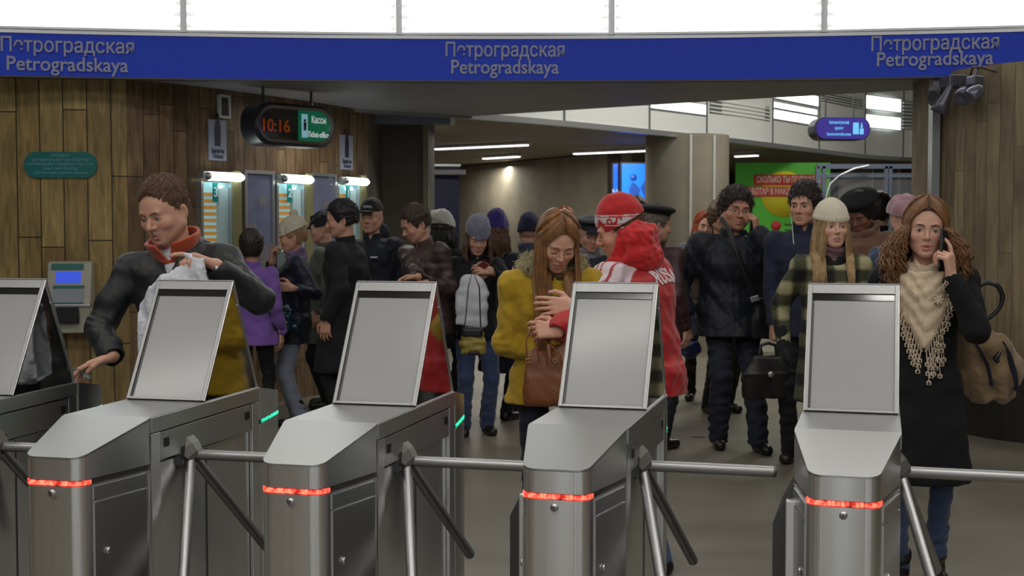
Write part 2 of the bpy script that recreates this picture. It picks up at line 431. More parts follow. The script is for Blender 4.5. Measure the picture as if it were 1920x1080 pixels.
# ceilings
ce = MB().box(-9, -6, 5, 14, 10.2, 5.1).build('ceiling', mat('near_ceiling', srgb(150, 148, 140), .8)); ce['kind'] = 'structure'
edge = [(-.75, 13.9), (.6, 12.95), (1.9, 12.05), (3.1, 11.33), (5.5, 10.0), (8.7, 9.1)]
so = MB(); n = 30
for i in range(n):      # soffit between the band and the round opening
    x0 = -9 + 17.6 * i / n; x1 = -9 + 17.6 * (i + 1) / n
    def ey(x):
        if x < edge[0][0]: return 13.9
        for (a, b), (c, d) in zip(edge[:-1], edge[1:]):
            if a <= x <= c: return b + (d - b) * (x - a) / (c - a)
        return 9.1
    so.prism([(x0, arc_y(x0) + .05), (x1, arc_y(x1) + .05), (x1, max(ey(x1), arc_y(x1) + .1)), (x0, max(ey(x0), arc_y(x0) + .1))], CEIL, CEIL + .25)
so = so.build('ceiling_soffit', M_SOFF); so['kind'] = 'structure'
band_pts = smooth_path([(-2.2, 12.4), (-.40, 13.7), (.55, 14.6), (1.75, 15.95), (3.2, 17.7), (4.75, 19.8), (6.1, 21.5), (7.4, 22.3), (9.5, 22.4), (14, 21)], 5)
wall('wall_drum', band_pts, CEIL, 5.2, M_WHITE, .1)
wall('trim_3', [(x, y - .03) for x, y in band_pts], CEIL - .03, CEIL + .035, M_ALU, .08)
cf = MB()
for (x0, y0), (x1, y1) in zip(band_pts[:-1], band_pts[1:]):
    if x1 > x0: cf.prism([(x0, y0 + .02), (x1, y1 + .02), (x1, 42), (x0, 42)], CEIL + .02, CEIL + .2)
cf.box(-9, 13.9, CEIL + .02, -2.2, 42, CEIL + .2)
cf = cf.build('ceiling_low', mat('low_ceiling', srgb(150, 142, 126), .7, noise=.1, nscale=1.5)); cf['kind'] = 'structure'
ct = MB().box(-3, 9.5, 5.2, 14, 30, 5.3).build('ceiling_drum', M_CONC); ct['kind'] = 'structure'
# drum band details: joints, lit panels, grilles
jn = MB()
for px in (1057, 1216, 1323, 1446, 1533, 1619, 1690, 1724):
    h = hit(band_pts, px); q = MB().box(-.012, -.012, CEIL, .012, .01, 5.2)
    R = Matrix.Translation((h[0], h[1], 0)) @ Matrix.Rotation(h[2], 4, 'Z')
    jn.add([R @ v for v in q.v], q.f)
jn = jn.build('trim_4', mat('panel_joint', srgb(92, 100, 100), .6)); jn['kind'] = 'structure'
litrects = [(1219, 190, 1320, 209), (1449, 173, 1530, 192), (1449, 199, 1528, 209), (1449, 213, 1528, 229), (1621, 183, 1684, 207), (1621, 218, 1684, 241), (1729, 190, 1760, 209), (1729, 222, 1760, 243), (1040, 196, 1055, 200)]
for i, (a, b, c, d) in enumerate(litrects[:8]):
    ce_, wd, ht, an = wrect(band_pts, a, b, c, d)
    r = empty('wall_light', ce_, an, 'white light panel in the pale curved band, %s' % ('longest one at its left end', 'upper slanting strip left of the purple sign', 'thin middle strip left of the purple sign', 'lower strip left of the purple sign', 'upper one right of the purple sign', 'lower one right of the purple sign', 'upper one at the right end', 'lower one at the right end')[i], 'wall light', 'light panels of the curved band')
    MB().prism_y(rrect(wd, ht, .01), -.012, -.002).build('diffuser', M_LITE, r)
    m = MB(); m.box(-wd / 2 - .015, -.02, -ht / 2 - .015, wd / 2 + .015, 0, -ht / 2); m.box(-wd / 2 - .015, -.02, ht / 2, wd / 2 + .015, 0, ht / 2 + .015); m.build('frame', M_ALU, r)
for i, (a, b, c, d, lab) in enumerate([(1328, 192, 1440, 220, 'wide slatted grille in the pale curved band, left of all'), (1536, 178, 1614, 197, 'bright slatted ventilation grille above the purple sign'), (1688, 190, 1722, 243, 'tall grey slatted grille between the light panels at the right')]):
    ce_, wd, ht, an = wrect(band_pts, a, b, c, d); r = empty('wall_grille', ce_, an, lab, 'grille', 'grilles of the curved band')
    MB().box(-wd / 2, -.006, -ht / 2, wd / 2, 0, ht / 2).build('backing', mat('grille_back', srgb(120, 124, 122), .6), r)
    k = 4 if ht < .35 else 8
    for j in range(k): MB().box(-wd / 2, -.03, -ht / 2 + (j + .2) * ht / k, wd / 2, -.006, -ht / 2 + (j + .55) * ht / k).build('slat', M_WHITE, r)
# ------------------------------------------------------------------ left wall furniture
LP = left_path
def on_wall(name, rect, label, cat, group=None, path=None):
    c, wd, ht, an = wrect(path or LP, *rect); return empty(name, c, an, label, cat, group), wd, ht


# ticket windows
M_INT = mat('booth_interior', srgb(150, 190, 195), .7, emit=srgb(160, 225, 235), es=.42)
M_REVEAL = mat('yellowed_reveal', srgb(126, 122, 84), .6)
M_CYAN = mat('reveal_cyan', srgb(150, 205, 215), .5)
M_BLIND = mat('orange_slat', srgb(190, 130, 60), .6, emit=srgb(200, 140, 60), es=.35)
win = [((371, 342, 437, 560), (368, 323, 438, 341), '3', 'leftmost'), ((512, 345, 571, 560), (511, 328, 567, 345), '2', 'middle'), ((626, 347, 672, 560), (627, 333, 671, 348), '1', 'rightmost')]
for rc, lr, num, ps in win:
    r, wd, ht = on_wall('ticket_window', rc, 'glowing ticket counter window number %s, %s of the three' % (num, ps), 'ticket window', 'ticket office windows')
    MB().box(-wd / 2, -.012, -ht / 2, wd / 2, 0, ht / 2).build('booth_interior', M_INT, r)
    m = MB()
    for k in range(9): m.box(-wd / 2 + .02, -.03, ht / 2 - .12 - k * .055, -wd / 2 + wd * .46, -.015, ht / 2 - .09 - k * .055)
    m.build('blind', M_BLIND, r)
    MB().box(-wd / 2 + .02, -.03, -ht / 2, -wd / 2 + wd * .46, -.014, ht / 2 - .62).build('counter_screen', mat('booth_screen', srgb(110, 125, 130), .4), r)
    MB().box(wd * .0, -.05, -ht / 2, wd * .26, -.012, ht / 2 - .04).build('curtain', mat('booth_curtain', srgb(175, 200, 205), .7), r)
    m = MB(); m.box(wd * .27, -.08, -ht / 2, wd * .31, -.0, ht / 2); m.box(-wd / 2 - .01, -.06, -ht / 2, -wd / 2 + .015, 0, ht / 2); m.build('window_frame', M_ALU, r)
    MB().box(wd * .31, -.09, -ht / 2, wd / 2 + .02, 0.02, ht / 2 + .1).build('reveal', M_REVEAL, r)
    g = MB().box(-wd * .22, -.07, ht / 2 - .17, -wd * .08, -.06, ht / 2 - .005).build('number_plate', mat('number_teal', srgb(10, 130, 130), .4), r)
    text('number', num, .11, M_PRINT, g, (-wd * .15, -.072, ht / 2 - .09))
    MB().lathe([(0, -.02), (.035, -.02), (.045, 0), (0, 0)], Matrix.Translation((-wd * .02, -.04, ht / 2 - .03))).build('bulb', M_LITE, r)
    r, wd, ht = on_wall('tube_light', lr, 'lit rounded fluorescent lamp above the %s ticket window' % ps, 'wall lamp', 'lamps over the ticket windows')
    m = MB(); m.tube([(-wd / 2 + ht * .5, -.12, 0), (wd / 2 - ht * .4, -.12, 0)], ht * .45, 14)
    m.lathe([(0, -ht * .45), (ht * .3, -ht * .36), (ht * .44, -.0)], Matrix.Translation((wd / 2 - ht * .4, -.12, 0)) @ Matrix.Rotation(-PI / 2, 4, 'Y')); m.build('tube', mat('tube_glow', (1, 1, 1), .4, emit=(.85, 1, .95), es=7), r)
    MB().box(-wd / 2, -.1, -ht * .2, wd / 2 - .05, 0, ht * .55, .01).build('lamp_housing', M_ALU, r)
    MB().lathe([(0, -.02), (ht * .4, -.02), (ht * .4, .02), (0, .02)], Matrix.Translation((-wd / 2 + ht * .5, -.12, 0)) @ Matrix.Rotation(PI / 2, 4, 'Y')).build('end_cap', M_ALU, r)
# notice boards
M_BOARD = mat('board_glass', srgb(118, 122, 150), .12, noise=.25, nscale=6, coat=.6)
for rc, lab in (((453, 320, 509, 560), 'tall framed notice board between the left and middle ticket windows'), ((577, 325, 625, 560), 'tall framed notice board between the middle and right ticket windows')):
    r, wd, ht = on_wall('notice_board', rc, lab, 'notice board', 'framed notice boards')
    m = MB(); t = .03
    m.box(-wd / 2, -.05, -ht / 2, -wd / 2 + t, 0, ht / 2); m.box(wd / 2 - t, -.05, -ht / 2, wd / 2, 0, ht / 2); m.box(-wd / 2 + t, -.05, ht / 2 - t, wd / 2 - t, 0, ht / 2); m.box(-wd / 2 + t, -.05, -ht / 2, wd / 2 - t, 0, -ht / 2 + t)
    m.build('frame', M_ALU, r); MB().box(-wd / 2 + t, -.03, -ht / 2 + t, wd / 2 - t, 0, ht / 2 - t).build('glazed_sheet', M_BOARD, r)
    for (x, z, a, b) in ((-.1, .05, .14, .1), (.05, .3, .1, .08), (.04, -.2, .16, .22)):
        MB().box(x - a / 2, -.033, z - b / 2, x + a / 2, -.03, z + b / 2).build('notice', mat('notice_paper', srgb(120, 116, 124), .7), r)
# pictogram posters, small frame, oval teal sign
M_POST = mat('poster_grey', srgb(150, 154, 176), .5)
for rc, lab in (((392, 225, 425, 301), 'pale grey pictogram poster of a man above the left ticket window'), ((638, 254, 661, 318), 'pale grey pictogram poster of a man above the right ticket window')):
    r, wd, ht = on_wall('pictogram_poster', rc, lab, 'poster', 'pictogram posters')
    MB().box(-wd / 2, -.012, -ht / 2, wd / 2, 0, ht / 2).build('sheet', M_POST, r)
    m = MB(); m.prism_y([(-.035, -.05), (.03, -.05), (.035, .1), (.02, .17), (-.02, .17), (-.035, .1)], -.016, -.012); m.disc((0, -.014, .2), .028); m.build('figure', mat('figure_dark', srgb(44, 46, 56), .5), r)
    text('caption', 'Билеты', .055, mat('print_dark', srgb(60, 62, 76), .5), r, (0, -.014, -ht * .27), fit=wd * .7)
    text('caption', 'Tickets', .055, mat('print_dark', srgb(60, 62, 76)), r, (0, -.014, -ht * .4), fit=wd * .6)
r, wd, ht = on_wall('wall_vent', (410, 178, 431, 222), 'small white framed box high on the plank wall under the ceiling', 'vent')
m = MB(); t = .02
m.box(-wd / 2, -.03, -ht / 2, -wd / 2 + t, 0, ht / 2); m.box(wd / 2 - t, -.03, -ht / 2, wd / 2, 0, ht / 2); m.box(-wd / 2, -.03, ht / 2 - t, wd / 2, 0, ht / 2); m.box(-wd / 2, -.03, -ht / 2, wd / 2, 0, -ht / 2 + t)
m.build('frame', M_WHITE, r); m = MB()
for k in range(9): m.box(-wd / 2 + t, -.02, -ht / 2 + t + k * (ht - 2 * t) / 9, wd / 2 - t, -.005, -ht / 2 + t + (k + .6) * (ht - 2 * t) / 9)
m.build('slats', mat('vent_slat', srgb(92, 88, 92), .6), r)
r, wd, ht = on_wall('information_sign', (50, 285, 186, 334), 'teal rounded sign with faded white writing on the plank wall at left', 'sign')
MB().prism_y(rrect(wd, ht, .1, 10), -.03, -.005).build('sign_plate', M_TEAL, r)
for k, s in enumerate(('Аппарат', 'для проверки проездных билетов', 'и регистрации безналичных платежей', 'Smart card checking', 'and non-cash payment machine')):
    text('lettering', s, .034, mat('sign_faint', srgb(110, 170, 180), .5), r, (0, -.032, .075 - k * .034), ext=.001, fit=(.14, .44, .5, .27, .42)[k])
# card kiosk
r, wd, ht = on_wall('card_terminal', (97, 489, 179, 622), 'white card terminal with a small blue screen on the plank wall', 'card terminal')
h2 = ht / 2; w2 = wd / 2
pr = [(-.02, -h2), (-.16, -h2), (-.17, -h2 + .12), (-.20, -h2 + .24), (-.19, -.02), (-.13, h2 - .02), (-.10, h2), (-.02, h2)]
M_KW = mat('terminal_white', srgb(178, 176, 162), .35)
MB().prism_x([(a, b) for a, b in pr[::-1]], -w2, w2).build('terminal_body', M_KW, r, bevel=.012)
def kface(z0, z1, x0, x1, off=.004):   # panel lying on the sloping face
    def fy(z):
        pts = [(-h2 + .12, -.17), (-h2 + .24, -.20), (-.02, -.19), (h2 - .02, -.13)]
        for (a, b), (c, d) in zip(pts[:-1], pts[1:]):
            if a <= z <= c: return b + (d - b) * (z - a) / (c - a)
        return -.13
    return MB().add([(x0, fy(z0) - off, z0), (x1, fy(z0) - off, z0), (x1, fy(z1) - off, z1), (x0, fy(z1) - off, z1), (x0, fy(z0) + .01, z0), (x1, fy(z0) + .01, z0), (x1, fy(z1) + .01, z1), (x0, fy(z1) + .01, z1)],
                    [[0, 1, 2, 3], [4, 7, 6, 5], [0, 4, 5, 1], [3, 2, 6, 7], [0, 3, 7, 4], [1, 5, 6, 2]])
kface(h2 - .07, h2 - .02, -w2 + .03, w2 - .06).build('name_strip', mat('terminal_teal', srgb(20, 110, 104), .4), r)
kface(h2 - .17, h2 - .08, -w2 + .07, w2 - .08, .006).build('screen', mat('blue_screen', srgb(40, 70, 200), .3, emit=srgb(40, 80, 225), es=.8), r)
g = kface(h2 - .34, h2 - .19, -w2 + .05, w2 - .05).build('instruction_sheet', mat('instruction_paper', srgb(150, 160, 172), .5), r)
kface(h2 - .215, h2 - .19, -w2 + .05, w2 - .05, .006).build('sheet_strip', MATS['terminal_teal'], g); kface(h2 - .345, h2 - .325, -w2 + .05, w2 - .05, .006).build('sheet_strip', MATS['terminal_teal'], g)
MB().box(-w2 + .08, -.215, -h2 + .08, w2 - .09, -.15, -h2 + .215, .008).build('reader_slot', M_BLACK, r)
MB().box(-w2 - .005, -.205, -h2 + .21, w2 + .005, -.15, -h2 + .235, .006).build('chrome_trim', M_STEEL, r)
# pale panel at the far left edge
r, wd, ht = on_wall('tall_info_panel', (-70, 285, -2, 640), 'pale blue panel edge on the wall at the far left', 'panel')
MB().box(-wd / 2, -.06, -ht / 2, wd / 2, 0, ht / 2, .008).build('panel_sheet', mat('pale_blue_panel', srgb(120, 132, 180), .35), r)
# illuminated clock and ticket office sign, hung beside the wall
L0 = P(474, 243, 10.75); R0 = P(614, 248, 11.3)
ang = math.atan2(R0.y - L0.y, R0.x - L0.x); wd = math.hypot(R0.x - L0.x, R0.y - L0.y); ht = 66 / FL * 11.3; cz = P(545, 243, 11.45).z
r = empty('ticket_office_sign', ((L0.x + R0.x) / 2, (L0.y + R0.y) / 2, cz), ang, 'rounded sign, half orange digital clock, half green Ticket offices panel', 'sign')
o = MB().prism_y(rrect(wd + .06, ht + .05, .16, 10), -.06, .14, True).build('sign_housing', mat('housing_dark', srgb(44, 46, 56), .35), r)
def ring(out, inn, y0, y1):
    n = len(out); v = [(x, y0, z) for x, z in out] + [(x, y0, z) for x, z in inn] + [(x, y1, z) for x, z in out] + [(x, y1, z) for x, z in inn]
    f = []
    for i in range(n):
        j = (i + 1) % n; f += [[i, j, n + j, n + i], [2 * n + i, 3 * n + i, 3 * n + j, 2 * n + j], [i, 2 * n + i, 2 * n + j, j], [n + i, n + j, 3 * n + j, 3 * n + i]]
    return v, f
MB().add(*ring(rrect(wd, ht, .15, 10), rrect(wd - .05, ht - .05, .13, 10), -.08, -.05)).build('chrome_rim', mat('chrome', (.8, .8, .82), .12, 1), r)
mid = .02
def half(sg, a=0):
    pts = [p for p in rrect(wd - .05, ht - .05, .13, 10)]
    return [(max(p[0], mid + .01) if sg > 0 else min(p[0], mid - .01), p[1]) for p in pts]
MB().prism_y(half(-1), -.07, -.05).build('clock_face', mat('clock_glass', srgb(120, 120, 116), .04, .8), r)
MB().prism_y(half(1), -.07, -.05).build('green_face', mat('green_face', srgb(16, 110, 78), .2, emit=srgb(16, 120, 84), es=.35, coat=.7), r)
M_ORG = mat('orange_digit', srgb(200, 90, 20), .4, emit=srgb(190, 80, 20), es=.1)
k = r
text('clock_digits', '10:16', .15, M_ORG, k, (-.2, -.074, -.02), fit=.27)
text('lettering', 'Кассы', .085, M_SIGNW, k, (.24, -.074, .055), fit=.15); text('lettering', 'Ticket-offices', .07, M_SIGNW, k, (.24, -.074, -.07), fit=.24)
g = MB().box(.06, -.076, -.1, .12, -.07, .1).build('pictogram', mat('pictogram_blue', srgb(150, 190, 215), .5, emit=srgb(150, 200, 220), es=.5), k)
m = MB(); m.prism_y([(.078, -.04), (.102, -.04), (.105, .03), (.075, .03)], -.079, -.076); m.disc((.09, -.077, .045), .013); m.build('pictogram_figure', M_BLACK, g)
for sx in (-.25, .25): MB().tube([(sx, .05, ht / 2), (sx, .05, CEIL - cz)], .012).build('hanger', M_DARKM, r)

# ------------------------------------------------------------------ far hall
# columns
def column(px, w_px, d, lab, strips):
    x = (px - 960) / FL * d; rr = w_px / 2 / FL * d; r = empty('round_column', (x, d + rr, 0), 0, lab, 'column')
    MB().lathe([(rr, 0), (rr, CEIL + .02)], seg=48).build('shaft', M_CONC if strips < 3 else M_CONCD, r)
    for k in range(2):
        a = (-.05, .52)[k] if px < 1500 else (-.25, .6)[k]
        y = -math.sqrt(max(0, 1 - a * a)) * rr
        MB().box(a * rr - .014, y - .02, 0, a * rr + .014, y + .02, CEIL).build('joint_strip', mat('pale_strip', srgb(190, 192, 190), .4), r)
    return r
column(1298, 160, 16.3, 'thick pale round concrete column with two white vertical strips', 2)
column(1650, 124, 23.6, 'darker round column behind the glass booth frames at right', 3)
MB_ = MB().box(-.13, -.04, 0, .13, .04, CEIL)
r = empty('blue_banner', (P(828, 380, 17.2).x + .05, 17.2, 0), .15, 'dark blue narrow pillar panel standing behind the queue', 'panel')
MB().box(-.18, -.06, 0, .18, .06, 2.42).build('panel_board', mat('navy_panel', srgb(30, 34, 74), .5), r)
MB().box(-.2, -.07, 2.42, .2, .07, 2.45).build('cap_rail', M_ALU, r)
# pale joint strip on the pillar edge
p = P(799, 250, 14.3)
q = MB().box(p.x - .03, 14.2, 0, p.x + .03, 14.3, CEIL).build('trim_5', M_CONC); q['kind'] = 'structure'
# ceiling light lines of the low hall
lines = [((818, 277), (992, 269), 20.5, 'long thin lit ceiling strip lamp at left above the queue'), ((1077, 286), (1216, 280), 20.0, 'long thin lit ceiling strip lamp beside the round column'), ((908, 295), (975, 291), 23.5, 'short faint ceiling strip lamp deep in the hall'), ((1378, 291), (1420, 289), 21, 'short ceiling strip lamp right of the round column')]
for a, b, d, lab in lines:
    A = P(*a, d); d1 = 2880 / (430 - a[1]); d2 = 2880 / (430 - b[1])
    A = Vector(((a[0] - 960) / FL * d1, d1, CEIL - .02)); B = Vector(((b[0] - 960) / FL * d2, d2, CEIL - .02))
    L_ = (B - A).length; r = empty('strip_lamp', (A + B) / 2, math.atan2(B.y - A.y, B.x - A.x), lab, 'ceiling lamp', 'strip lamps of the low ceiling')
    MB().box(-L_ / 2, -.06, 0, L_ / 2, .06, .03).build('lamp_housing', M_WHITE, r)
    m = MB()
    k = max(6, int(L_ / .12))
    for j in range(k): m.box(-L_ / 2 + j * L_ / k, -.045, -.02, -L_ / 2 + (j + .72) * L_ / k, .045, 0)
    m.build('lamp_cells', mat('lamp_cell', (1, 1, 1), .4, emit=(1, .96, 1), es=2.2), r)
a, b = (672, 225), (850, 225)
r = empty('cable_duct', P(762, 224, 13.6), -.02, 'pale grey horizontal duct under the ceiling right of the ticket office sign', 'duct')
MB().box(-.5, -.06, -.05, .47, .06, .05, .006).build('duct_body', mat('duct_grey', srgb(112, 114, 126), .5), r); MB().box(.47, -.065, -.055, .51, .065, .055).build('end_plate', M_WHITE, r)
r = empty('bracket_light', P(838, 323, 17), 0, 'white horizontal bar lamp fixed to the dark blue pillar panel', 'wall lamp'); MB().box(-.25, -.05, -.035, .25, .05, .035, .015).build('lamp_body', mat('bar_white', srgb(150, 150, 160), .5), r)
MB().box(-.27, -.03, -.02, -.25, .03, .02).build('end_cap', M_ALU, r)
# video screens
for (x0, y0, x1, y1, d, lab) in ((1147, 304, 1161, 372, 19, 'narrow glowing blue screen left of the larger video screen'), (1163, 303, 1212, 372, 18.6, 'glowing light blue video screen showing a skier, behind the red hat')):
    a, b = P(x0, y1 + 40, d), P(x1, y0, d); r = empty('video_screen', ((a.x + b.x) / 2, d, (a.z + b.z) / 2), 0, lab, 'screen'); wd = b.x - a.x; ht = b.z - a.z
    MB().box(-wd / 2, 0, -ht / 2, wd / 2, .12, ht / 2, .01).build('screen_frame', M_BLACK, r)
    MB().box(-wd / 2 + .02, -.01, -ht / 2 + .03, wd / 2 - .02, 0, ht / 2 - .03).build('display', mat('display_blue%d' % (x0 % 2), srgb(*((30, 110, 250) if x0 == 1147 else (90, 190, 250))), .3, emit=srgb(*((20, 100, 250) if x0 == 1147 else (80, 185, 255))), es=1.1), r)
    if x0 == 1163:
        m = MB(); m.prism_y([(-.05, -.15), (.05, -.2), (.1, .02), (.03, .1), (-.02, .12), (-.06, .02)], -.014, -.01); m.prism_y([(.1, .05), (.16, -.1), (.17, .15)], -.014, -.01); m.disc((-.0, -.012, .19), .05); m.build('picture_figure', mat('figure_blue', srgb(30, 70, 150), .4, emit=srgb(30, 80, 170), es=.5), r)
    else: text('caption', 'Б.З.', .06, M_SIGNW, r, (0, -.014, 0))
    m = MB(); m.box(-.03, .03, -(a.z + b.z) / 2, .03, .09, -ht / 2); m.build('post', M_DARKM, r)
# green poster
a, b = P(1379, 440, 19.5), P(1557, 305, 19.5); wd = b.x - a.x; ht = b.z - a.z + .3
r = empty('advertising_poster', ((a.x + b.x) / 2, 19.5, b.z - ht / 2), 0, 'large green poster with a yellow disc and two red banners of white capitals', 'poster')
MB().box(-wd / 2, 0, -ht / 2, wd / 2, .06, ht / 2).build('poster_sheet', mat('poster_green', srgb(74, 168, 48), .6, emit=srgb(70, 160, 44), es=.04), r)
m = MB(); m.disc((.02, -.004, .22), .35, h=.006, seg=40); m.build('yellow_disc', mat('poster_yellow', srgb(200, 190, 40), .6, emit=srgb(190, 180, 40), es=.05), r)  # faint glow added to sheet and disc so their colours look brighter
for k, (s, x, z, wl, hl) in enumerate((('СКОЛЬКО ТЫ ПОЛУЧАЕШЬ', .1, ht / 2 - .26, 1.1, .16), ('РАБОТАЯ В МАКДОНАЛДС?', -.05, ht / 2 - .44, 1.15, .15))):
    g = MB().box(x - wl / 2, -.02, z - hl / 2, x + wl / 2 - .0, -.01, z + hl / 2).build('red_banner', mat('poster_red', srgb(176, 44, 40), .6), r)
    text('lettering', s, .13, mat('poster_print', srgb(210, 190, 175), .6), g, (x, -.022, z), bold=.02, fit=wl * .92)
m = MB(); m.box(-wd / 2 + .05, .06, -(b.z - ht / 2), -wd / 2 + .1, .11, ht / 2); m.box(wd / 2 - .1, .06, -(b.z - ht / 2), wd / 2 - .05, .11, ht / 2); m.build('posts', M_DARKM, r)
MB().disc((-.1, -.012, -.26), .075, h=.006).build('red_dot', MATS['poster_red'], r)
text('lettering', 'Минимум', .05, mat('poster_dark', srgb(50, 70, 30), .6), r, (.12, -.014, -.24), fit=.2); text('lettering', 'старше 16 лет', .045, MATS['poster_dark'], r, (.17, -.014, -.32), fit=.3)
# glass booth
def gbar(m, p0, p1, t=.035): m.tube([p0, p1], t, 4)
d = 16.5; r = empty('glass_booth', (0, d, 0), 0, 'aluminium framed glass booth with two bays behind the young man and white hat', 'booth')
m = MB(); fx = [P(x, 400, d).x for x in (1531, 1543, 1660, 1668, 1753)]; zt = P(0, 312, d).z; zb = P(0, 324, d).z
for x in (fx[0], fx[1], fx[2], fx[3], fx[4]): m.box(x - .02, -.03, 0, x + .02, .03, zt)
m.box(fx[0], -.03, zt - .03, fx[4], .03, zt + .03); m.box(fx[0], -.02, zb - .06, fx[4], .02, zb - .02); m.box(fx[0], -.02, .9, fx[4], .02, .95)
m.build('booth_frame', mat('booth_alu', srgb(110, 120, 140), .4, .4), r)
MB().box(fx[0], -.004, .1, fx[4], .004, zb).build('glass_pane', mat('booth_glass', (.75, .8, .85), .08, alpha=.06), r)
a, b, c_ = P(1545, 372, d), P(1570, 330, d), P(1625, 314, d)
m = MB(); m.tube([(a.x, -.1, a.z), ((a.x + b.x) / 2 - .03, -.1, (a.z + b.z) / 2 + .04), (b.x, -.1, b.z), ((b.x + c_.x) / 2, -.1, c_.z - .02), (c_.x, -.1, c_.z + .02)], .014); m.build('curved_rail', M_ALU, r)
a, b = P(1733, 400, 18), P(1752, 325, 18)
r = empty('blue_notice', ((a.x + b.x) / 2, 18, (a.z + b.z) / 2), 0, 'small blue lit notice with a red dot beside the right wall edge', 'notice')
MB().box(-.1, 0, -.27, .1, .05, .27).build('notice_board', mat('notice_blue', srgb(70, 110, 190), .5, emit=srgb(60, 100, 190), es=.4), r); MB().box(-.02, .05, -(a.z + b.z) / 2, .02, .09, .2).build('post', M_DARKM, r); MB().disc((-.04, -.004, .12), .03).build('red_dot', MATS['poster_red'], r)
# purple oval sign hanging before the drum band
L0, R0 = P(1532, 240, 17.6), P(1626, 240, 18.0); wd = R0.x - L0.x; ht = 42 / FL * 17.7
r = empty('direction_sign', ((L0.x + R0.x) / 2, 17.8, P(0, 241, 17.8).z), .1, 'purple rounded direction sign with pale blue writing before the white band', 'sign')
MB().prism_y(rrect(wd, ht, .14, 10), 0, .28, True).build('sign_housing', mat('housing_violet', srgb(52, 48, 66), .4), r)
MB().prism_y(rrect(wd - .05, ht - .02, .13, 10), -.03, 0).build('sign_face', mat('purple_face', srgb(62, 52, 140), .3, emit=srgb(56, 46, 140), es=.35), r)
M_PB = mat('pale_blue_print', srgb(110, 190, 230), .4, emit=srgb(90, 170, 225), es=.6)
for k, s in enumerate(('Каменноостровский', 'проспект', 'Kamennoostrovskiy avenue')): text('lettering', s, .06, M_PB, r, (-.06, -.034, .08 - k * .08), fit=(.28, .12, .34)[k])
m = MB(); m.prism_y([(.14, -.08), (.22, -.08), (.22, .08), (.14, .08)], -.036, -.03); m.prism_y([(.235, -.08), (.29, -.08), (.29, .0), (.235, .0)], -.036, -.03); m.prism_y([(.245, .01), (.28, .01), (.262, .09)], -.036, -.03); m.build('pictogram', M_PB, r)
for sx in (-.2, .2): MB().tube([(sx, .12, ht / 2), (sx, .12, 2.1)], .012).build('hanger', M_DARKM, r)
# vertical metal edge of the right wall
h = hit(right_path, 1757)
q = MB().box(-.03, -.05, 0, .03, .05, CEIL).build('trim_6', mat('edge_metal', srgb(168, 172, 178), .3, .6), loc=(3.30, 10.05, 0)); q['kind'] = 'structure'
# loudspeakers and lamps on the right wall
M_HORN = mat('horn_grey', srgb(110, 110, 122), .3, .5)
def on_right(px, py, off):
    h = hit(right_path, px); return Vector((h[0], h[1], P(px, py, h[1]).z)), h[2]
c, an = on_right(1800, 175, 0)
r = empty('horn_loudspeaker', c, an - .2, 'grey horn loudspeakers on the right wall, left of the round spotlights', 'loudspeaker')
m = MB(); m.box(-.07, -.16, .04, .09, -.0, .13, .01); m.build('driver_box', M_HORN, r)
m = MB(); m.tube([(-.02, -.08, .05), (-.02, -.14, -.03)], .02); m.lathe([(.015, .1), (.02, .05), (.05, 0), (.075, -.03), (.07, -.03), (.0, 0)], Matrix.Translation((-.09, -.16, -.03)) @ Matrix.Rotation(-1.2, 4, 'X') @ Matrix.Rotation(-.2, 4, 'Y'), 20); m.build('round_horn', M_HORN, r)
m = MB(); m.lathe([(.018, .12), (.03, .05), (.05, -.04), (.07, -.12), (.065, -.12), (0, -.02)], Matrix.Translation((.05, -.17, -.04)) @ Matrix.Rotation(-.35, 4, 'X') @ Matrix.Rotation(.2, 4, 'Y'), 20); m.build('long_horn', M_HORN, r)
m = MB(); m.tube([(.06, -.02, .1), (.13, -.1, .02), (.12, -.12, -.06)], .01); m.build('bracket', M_DARKM, r)
c, an = on_right(1850, 170, 0)
r = empty('twin_spotlight', c, an - .1, 'pair of round grey spotlights on an arched bracket, right wall', 'spotlight')
m = MB(); m.tube([(-.13, -.05, -.02), (-.1, -.1, .1), (-.03, -.14, .17), (.05, -.14, .16), (.08, -.02, .13)], .009); m.build('arched_bracket', mat('brown_pipe', srgb(84, 66, 62), .5), r)
m = MB(); m.box(-.04, -.2, .03, .05, -.1, .1, .012); m.tube([(.005, -.15, .1), (.005, -.13, .16)], .012); m.build('lamp_arm', M_HORN, r)
for sx in (-1, 1):
    q = MB().lathe([(0, .07), (.03, .065), (.05, .035), (.062, -.02), (.06, -.06), (.05, -.062), (0, -.03)], Matrix.Translation((sx * .058 + .005, -.2, -.03)) @ Matrix.Rotation(-.9, 4, 'X') @ Matrix.Rotation(sx * .3, 4, 'Y'), 24).build('spot_head', mat('spot_grey', srgb(120, 120, 135), .25, .5), r)

